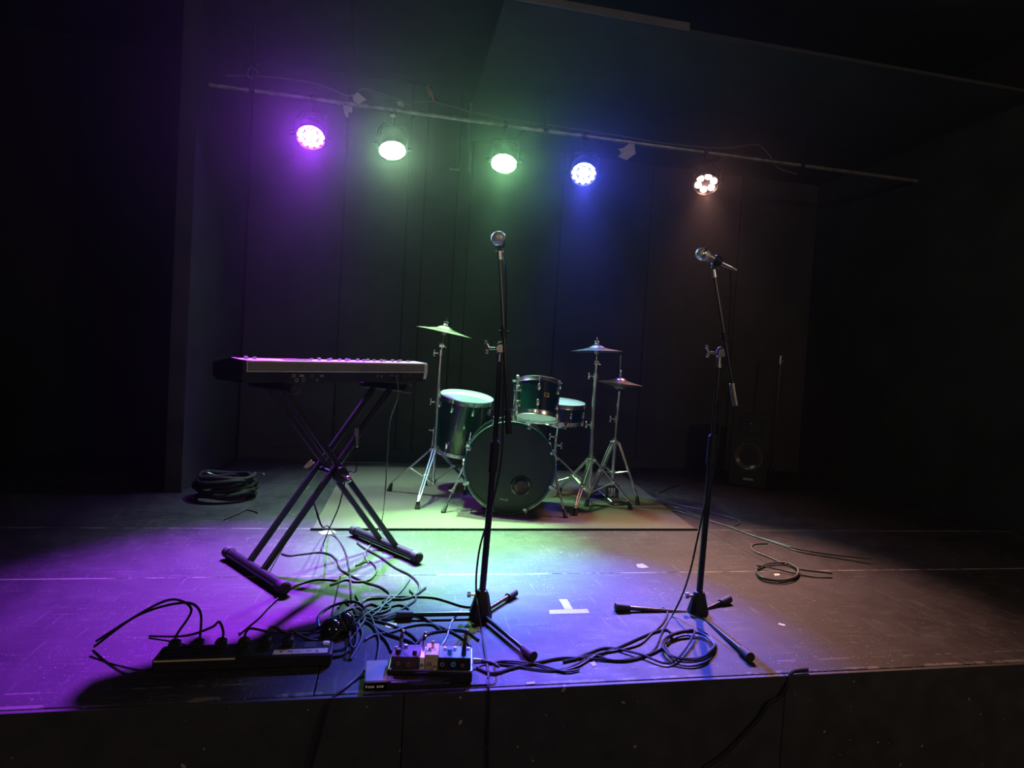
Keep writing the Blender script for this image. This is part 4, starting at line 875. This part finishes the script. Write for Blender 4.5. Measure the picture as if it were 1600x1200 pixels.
pedal('dark violet effects pedal at the left end of the pedalboard', -hw+0.008, -hw+0.092, 0.012, 0.085, 0.034, 'violetp', [(-hw+0.030, 0.018, 0.0065, 'brass'), (-hw+0.058, 0.016, 0.007, 'copper'), (-hw+0.064, 0.012, 0.004, 'brass')],
      [(-hw+0.026, 0.035, 0.009, 0.016, 'rubber'), (-hw+0.030, 0.065, 0.006, 0.035, 'steel'), (-hw+0.075, 0.032, 0.007, 0.014, 'rubber'), (-hw+0.018, 0.060, 0.005, 0.010, 'brass'), (-hw+0.045, 0.070, 0.006, 0.012, 'steel')])
pedal('white-topped mini effects pedal between the violet and beige ones', -hw+0.0925, -hw+0.106, 0.012, 0.075, 0.033, 'white', [(-hw+0.099, 0.014, 0.005, 'steel')], [(-hw+0.099, 0.060, 0.005, 0.034, 'steel')])
pedal('beige effects pedal in the middle of the pedalboard', -hw+0.108, -hw+0.146, 0.012, 0.080, 0.042, 'beigep', [(-hw+0.122, 0.018, 0.0065, 'brass'), (-hw+0.138, 0.010, 0.005, 'brass')], [(-hw+0.127, 0.060, 0.005, 0.022, 'brass'), (-hw+0.119, 0.045, 0.004, 0.010, 'steel')])
pedal('bright blue effects pedal at the right end of the pedalboard', hw-0.103, hw-0.006, 0.010, 0.078, 0.036, 'bluep', [(hw-0.090, 0.020, 0.007, 'brass'), (hw-0.058, 0.020, 0.0075, 'bluep'), (hw-0.030, 0.018, 0.005, 'copper')],
      [(hw-0.070, 0.035, 0.008, 0.018, 'bluep'), (hw-0.028, 0.030, 0.008, 0.030, 'rubber'), (hw-0.055, 0.060, 0.006, 0.012, 'white'), (hw-0.085, 0.060, 0.006, 0.010, 'white'), (hw-0.015, 0.062, 0.005, 0.010, 'white')])
# patch plugs standing in the pedals
def patch(label, x, y, z, lean, L=0.03):
    a = PBX @ V((x, y, z)); b = PBX @ (V((x, y, z))+V(lean))
    t = Thing('patch_plug', label, 'plug', a)
    t.part(MB().cyl(a, b, 0.0055, n=10), 'sleeve', 'rubber'); t.part(MB().ball(b, 0.0055, 8), 'tip', 'chrome'); t.part(MB().cyl(a.lerp(b, 0.55), a.lerp(b, 0.7), 0.0065, n=10), 'ring', 'chrome')
patch('upright silver-tipped plug at the right of the blue pedal', hw-0.028, 0.030, 0.1035, (0.006, 0.012, 0.040))
patch('upright silver-tipped plug on the dark violet pedal', -hw+0.030, 0.065, 0.1055, (0.004, 0.008, 0.016))
patch('short silver-tipped plug above the white pedal', -hw+0.099, 0.060, 0.1045, (0.003, 0.010, 0.014))
a = PBX @ V((hw, 0.05, 0.050)); 
t = Thing('jack_plug', 'silver jack plug in the right side of the pedalboard', 'plug', a)
t.part(MB(PBX).cyl((hw+0.001, 0.05, 0.050), (hw+0.026, 0.05, 0.048), 0.006, n=10), 'barrel', 'chrome'); t.part(MB(PBX).cyl((hw+0.026, 0.05, 0.048), (hw+0.055, 0.05, 0.044), 0.006, 0.004, n=10), 'strain_relief', 'rubber')
single(MB().tube(spline([PBX @ V((hw+0.055, 0.05, 0.044)), PBX @ V((hw+0.08, 0.052, 0.03)), G(775, 1034, 0.006), G(800, 1033, 0.005), G(840, 1038, 0.005), G(880, 1049, 0.005), G(905, 1046, 0.005)]), 0.0038, 6), 'cable', 'cable', 'cable from the silver jack plug running right along the stage', 'cable', a)
# flat black case under the board at the very edge
fx0, fx1 = G(568, 1078), G(706, 1077)
FXB = Matrix.Translation(((fx0.x+fx1.x)/2, 1.783, 0))
fw = fx1.x-fx0.x
fb = Thing('flat_case', 'flat black case with two lettered plates on the stage edge', 'case', ((fx0.x+fx1.x)/2, 1.783, 0))
fb.part(MB(FXB).box((0, 0, 0.014), (fw, 0.05, 0.027), bev=0.003), 'lower_shell', 'blackp')
fb.part(MB(FXB).box((-fw/2+0.034, 0.038, 0.015), (0.066, 0.126, 0.029), bev=0.003), 'end_block', 'greyrear')
pl_ = MB(FXB)
for i, (x, w) in enumerate(((-0.118, 0.004), (-0.110, 0.006), (-0.103, 0.004), (-0.098, 0.004), (-0.086, 0.006), (-0.079, 0.004), (-0.073, 0.006))):
    pl_.box((x, -0.0255, 0.013+0.0015*(i == 0)), (w, 0.001, 0.006 if i else 0.008))
fb.part(pl_, 'lettering', 'white', None, 'two small pale printed words')
for x0_, x1_, z in ((-0.03, 0.10, 0.021), (-0.05, -0.005, 0.024), (0.01, 0.12, 0.015)):
    fb.part(MB(FXB).box(((x0_+x1_)/2, -0.0255, z), (x1_-x0_, 0.001, 0.0012)), 'groove_line', 'steel')

# ------------------------------------------------------------------ loudspeaker at the back right
s0, s1 = G(1139, 758), G(1194, 766)
sxv = (s1-s0); SW = 0.315; sxv.z = 0; sxv.normalize(); syv = V((-sxv.y, sxv.x, 0)); sm = (s0+s1)/2
SPX = Matrix.Translation((sm.x, sm.y, 0)) @ Matrix(((sxv.x, syv.x, 0), (sxv.y, syv.y, 0), (0, 0, 1))).to_4x4() @ Matrix.Rotation(math.radians(-3), 4, 'X')
SH = 0.66
spk = Thing('loudspeaker', 'black two-way loudspeaker standing on the floor at the back right', 'loudspeaker', (sm.x, sm.y, 0))
spk.part(MB(SPX).add([V(p) for p in ((-SW/2, 0.012, 0.004), (SW/2, 0.012, 0.004), (SW*0.32, 0.30, 0.016), (-SW*0.32, 0.30, 0.016), (-SW/2, 0.012, SH), (SW/2, 0.012, SH), (SW*0.32, 0.30, SH), (-SW*0.32, 0.30, SH))], [(0, 3, 2, 1), (4, 5, 6, 7), (0, 1, 5, 4), (1, 2, 6, 5), (2, 3, 7, 6), (3, 0, 4, 7)]), 'cabinet', 'cab')
spk.part(MB(SPX).box((0, 0.006, SH/2), (SW-0.006, 0.014, SH-0.02), bev=0.004), 'baffle', 'blackp')
wf = spk.part(MB().lathe([(0.120, -0.004), (0.120, 0.006), (0.108, 0.007), (0.100, 0.0), (0.088, -0.002), (0.030, -0.05), (0.0285, -0.05)], SPX @ frame((0, -1, 0), (0, -0.002, 0.27)) @ Matrix.Translation((0, 0, 0.008)), 36), 'woofer', 'cone')
spk.part(MB().lathe([(0.030, -0.045), (0.024, -0.030), (0.012, -0.022), (0.0005, -0.020)], SPX @ frame((0, -1, 0), (0, 0.006, 0.27)) @ Matrix.Translation((0, 0, 0.012)), 20), 'dust_cap', 'gloss', wf)
hn = spk.part(MB(SPX).box((0, -0.003, 0.53), (0.20, 0.008, 0.15), bev=0.003), 'horn_flange', 'blackp')
hm = MB(SPX)
for i in range(1):
    w, h_, y = 0.16-0.045*i, 0.10-0.03*i, -0.008+0.0*i
    for s in (-1, 1):
        hm.box((0, y-0.001*i, 0.53+s*h_/2), (w, 0.004, 0.004)); hm.box((s*w/2, y-0.001*i, 0.53), (0.004, 0.004, h_))
spk.part(hm, 'horn_throat', 'gloss', hn)
spk.part(MB(SPX).ball((0, -0.010, 0.56), 0.010, 10), 'horn_driver', 'chrome', hn)
spk.part(MB(SPX).box((0.01, -0.003, 0.075), (0.085, 0.006, 0.020), bev=0.002), 'badge', 'steel', None, 'small silver maker plate')
# slim stand at the far right
sp2 = G(1204, 748)
ms = Thing('slim_stand', 'slim dark stand with a shiny knob beside the right wall', 'stand', (sp2.x, sp2.y, 0))
dz = (P(1204, 748, (sp2-CP).dot(fwd)))
dd = (sp2-CP).dot(fwd)
tp = P(1220, 556, dd)
ms.part(MB().cyl(sp2+V((0, 0, 0.02)), tp, 0.009, n=10), 'tube', 'blackm')
ms.part(MB().ball(P(1222, 565, dd-0.02), 0.014, 10).cyl(tp-V((0, 0, 0.08)), tp, 0.014, n=10), 'clutch', 'steel')
for k in range(3):
    a = math.radians(20+120*k); f = sp2+V((0.26*math.cos(a), 0.26*math.sin(a), 0.012))
    ms.part(MB().cyl(sp2+V((0, 0, 0.09)), f, 0.008, n=8), 'leg', 'blackm')
ms.part(MB().cyl(sp2+V((0, 0, 0.05)), sp2+V((0, 0, 0.13)), 0.028, 0.020, n=10), 'hub', 'blackp')

# ------------------------------------------------------------------ tape marks and scraps on the deck
def flat(pix, name, m, label, cat, h=0.0012, z=0.0006):
    q = [G(x, y) for x, y in pix]; c = sum(q, V((0, 0, 0)))/len(q)
    return MB().prism([(p.x, p.y) for p in q], z, z+h), c
tm = Thing('tape_mark', 'T-shaped white tape mark on the deck between the two stands', 'tape mark', G(888, 952))
for nm, pix, z in (('strip', ((858, 953.5), (918, 952), (921, 958.5), (859, 960)), 0.0005), ('strip', ((873, 937), (886, 937), (895.5, 953), (882.5, 953)), 0.0011)):
    mb, c = flat(pix, nm, 'tape', '', '', 0.0008, z); tm.part(mb, nm, 'tape')
for pix, m, lab, nm, cat in (
    (((994, 882), (1004, 881), (1014, 887), (1004, 888.5), (996, 887)), 'tape', 'small white tape scrap on the deck left of the right stand', 'tape_scrap', 'scrap'),
    (((498, 832), (507, 829.5), (520, 829), (525, 832), (515, 835), (503, 835)), 'paper', 'pale oval scrap at the left front corner of the rug', 'paper_scrap', 'scrap'),
    (((602, 976), (606, 973), (620, 974), (619, 981), (608, 982), (602, 980)), 'paper', 'beige scrap lying behind the violet pedal', 'paper_scrap', 'scrap'),
    (((1209, 897), (1217, 896.5), (1219, 899), (1211, 900.5)), 'paper', 'tiny cream scrap inside the right-hand cable coil', 'paper_scrap', 'scrap'),
    (((1214, 908), (1217, 906), (1219, 909), (1215, 911)), 'paper', 'tiny cream chip below the right-hand cable coil', 'paper_scrap', 'scrap'),
    (((1217, 974), (1227, 976.5), (1226, 979), (1216, 976.5)), 'paper', 'small tan splinter at the right of the deck', 'wood_splinter', 'scrap'),
    (((822, 1067), (836, 1065.5), (836, 1069), (823, 1070)), 'tape', 'white tape scrap at the stage lip below the blue pool', 'tape_scrap', 'scrap'),
    (((921, 1036), (929, 1034), (932, 1040), (926, 1042)), 'tape', 'crumb of white tape beneath the long cables', 'tape_scrap', 'scrap')):
    mb, c = flat(pix, nm, m, lab, cat); single(mb, nm, m, lab, cat, (c.x, c.y, 0))
# paper tag caught on the keyboard stand
tgd = (KP(-0.06, 0.07, 0.44)-CP).dot(fwd)-0.012
tg = [P(x+3, y, tgd) for x, y in ((471, 730), (478, 722), (483, 718), (486, 722), (489, 723), (482, 729), (476, 732))]
n = len(tg); dq = V((0.0, 0.002, 0))
single(MB().add([p-dq for p in tg]+[p+dq for p in tg], [tuple(range(n)), tuple(range(2*n-1, n-1, -1))]+[(i, (i+1) % n, n+(i+1) % n, n+i) for i in range(n)]), 'paper_tag', 'paper', 'pale torn paper tag taped to the leg of the keyboard stand', 'tag', tg[0])
# black strap hanging over the stage front at the right
sq = [V((1.62, 1.80, 0.006)), V((1.45, 1.745, -0.005)), V((1.36, 1.72, -0.06)), V((1.26, 1.722, -0.15)), V((1.12, 1.722, -0.26)), V((0.95, 1.71, -0.36)), V((0.80, 1.65, -0.50)), V((0.7, 1.5, HZ+0.01))]
single(MB().tube(spline([G(1262, 1046, 0.008), V((1.335, 1.745, 0.004)), V((1.31, 1.728, -0.03))]+[PY(x, y, 1.728) for x, y in ((1218, 1090), (1200, 1100), (1186, 1122), (1160, 1150), (1130, 1180), (1100, 1200))]), 0.006, 8), 'hanging_cable', 'cable', 'thick black cable drooping over the stage front at the right', 'cable', V((1.31, 1.728, -0.03)))
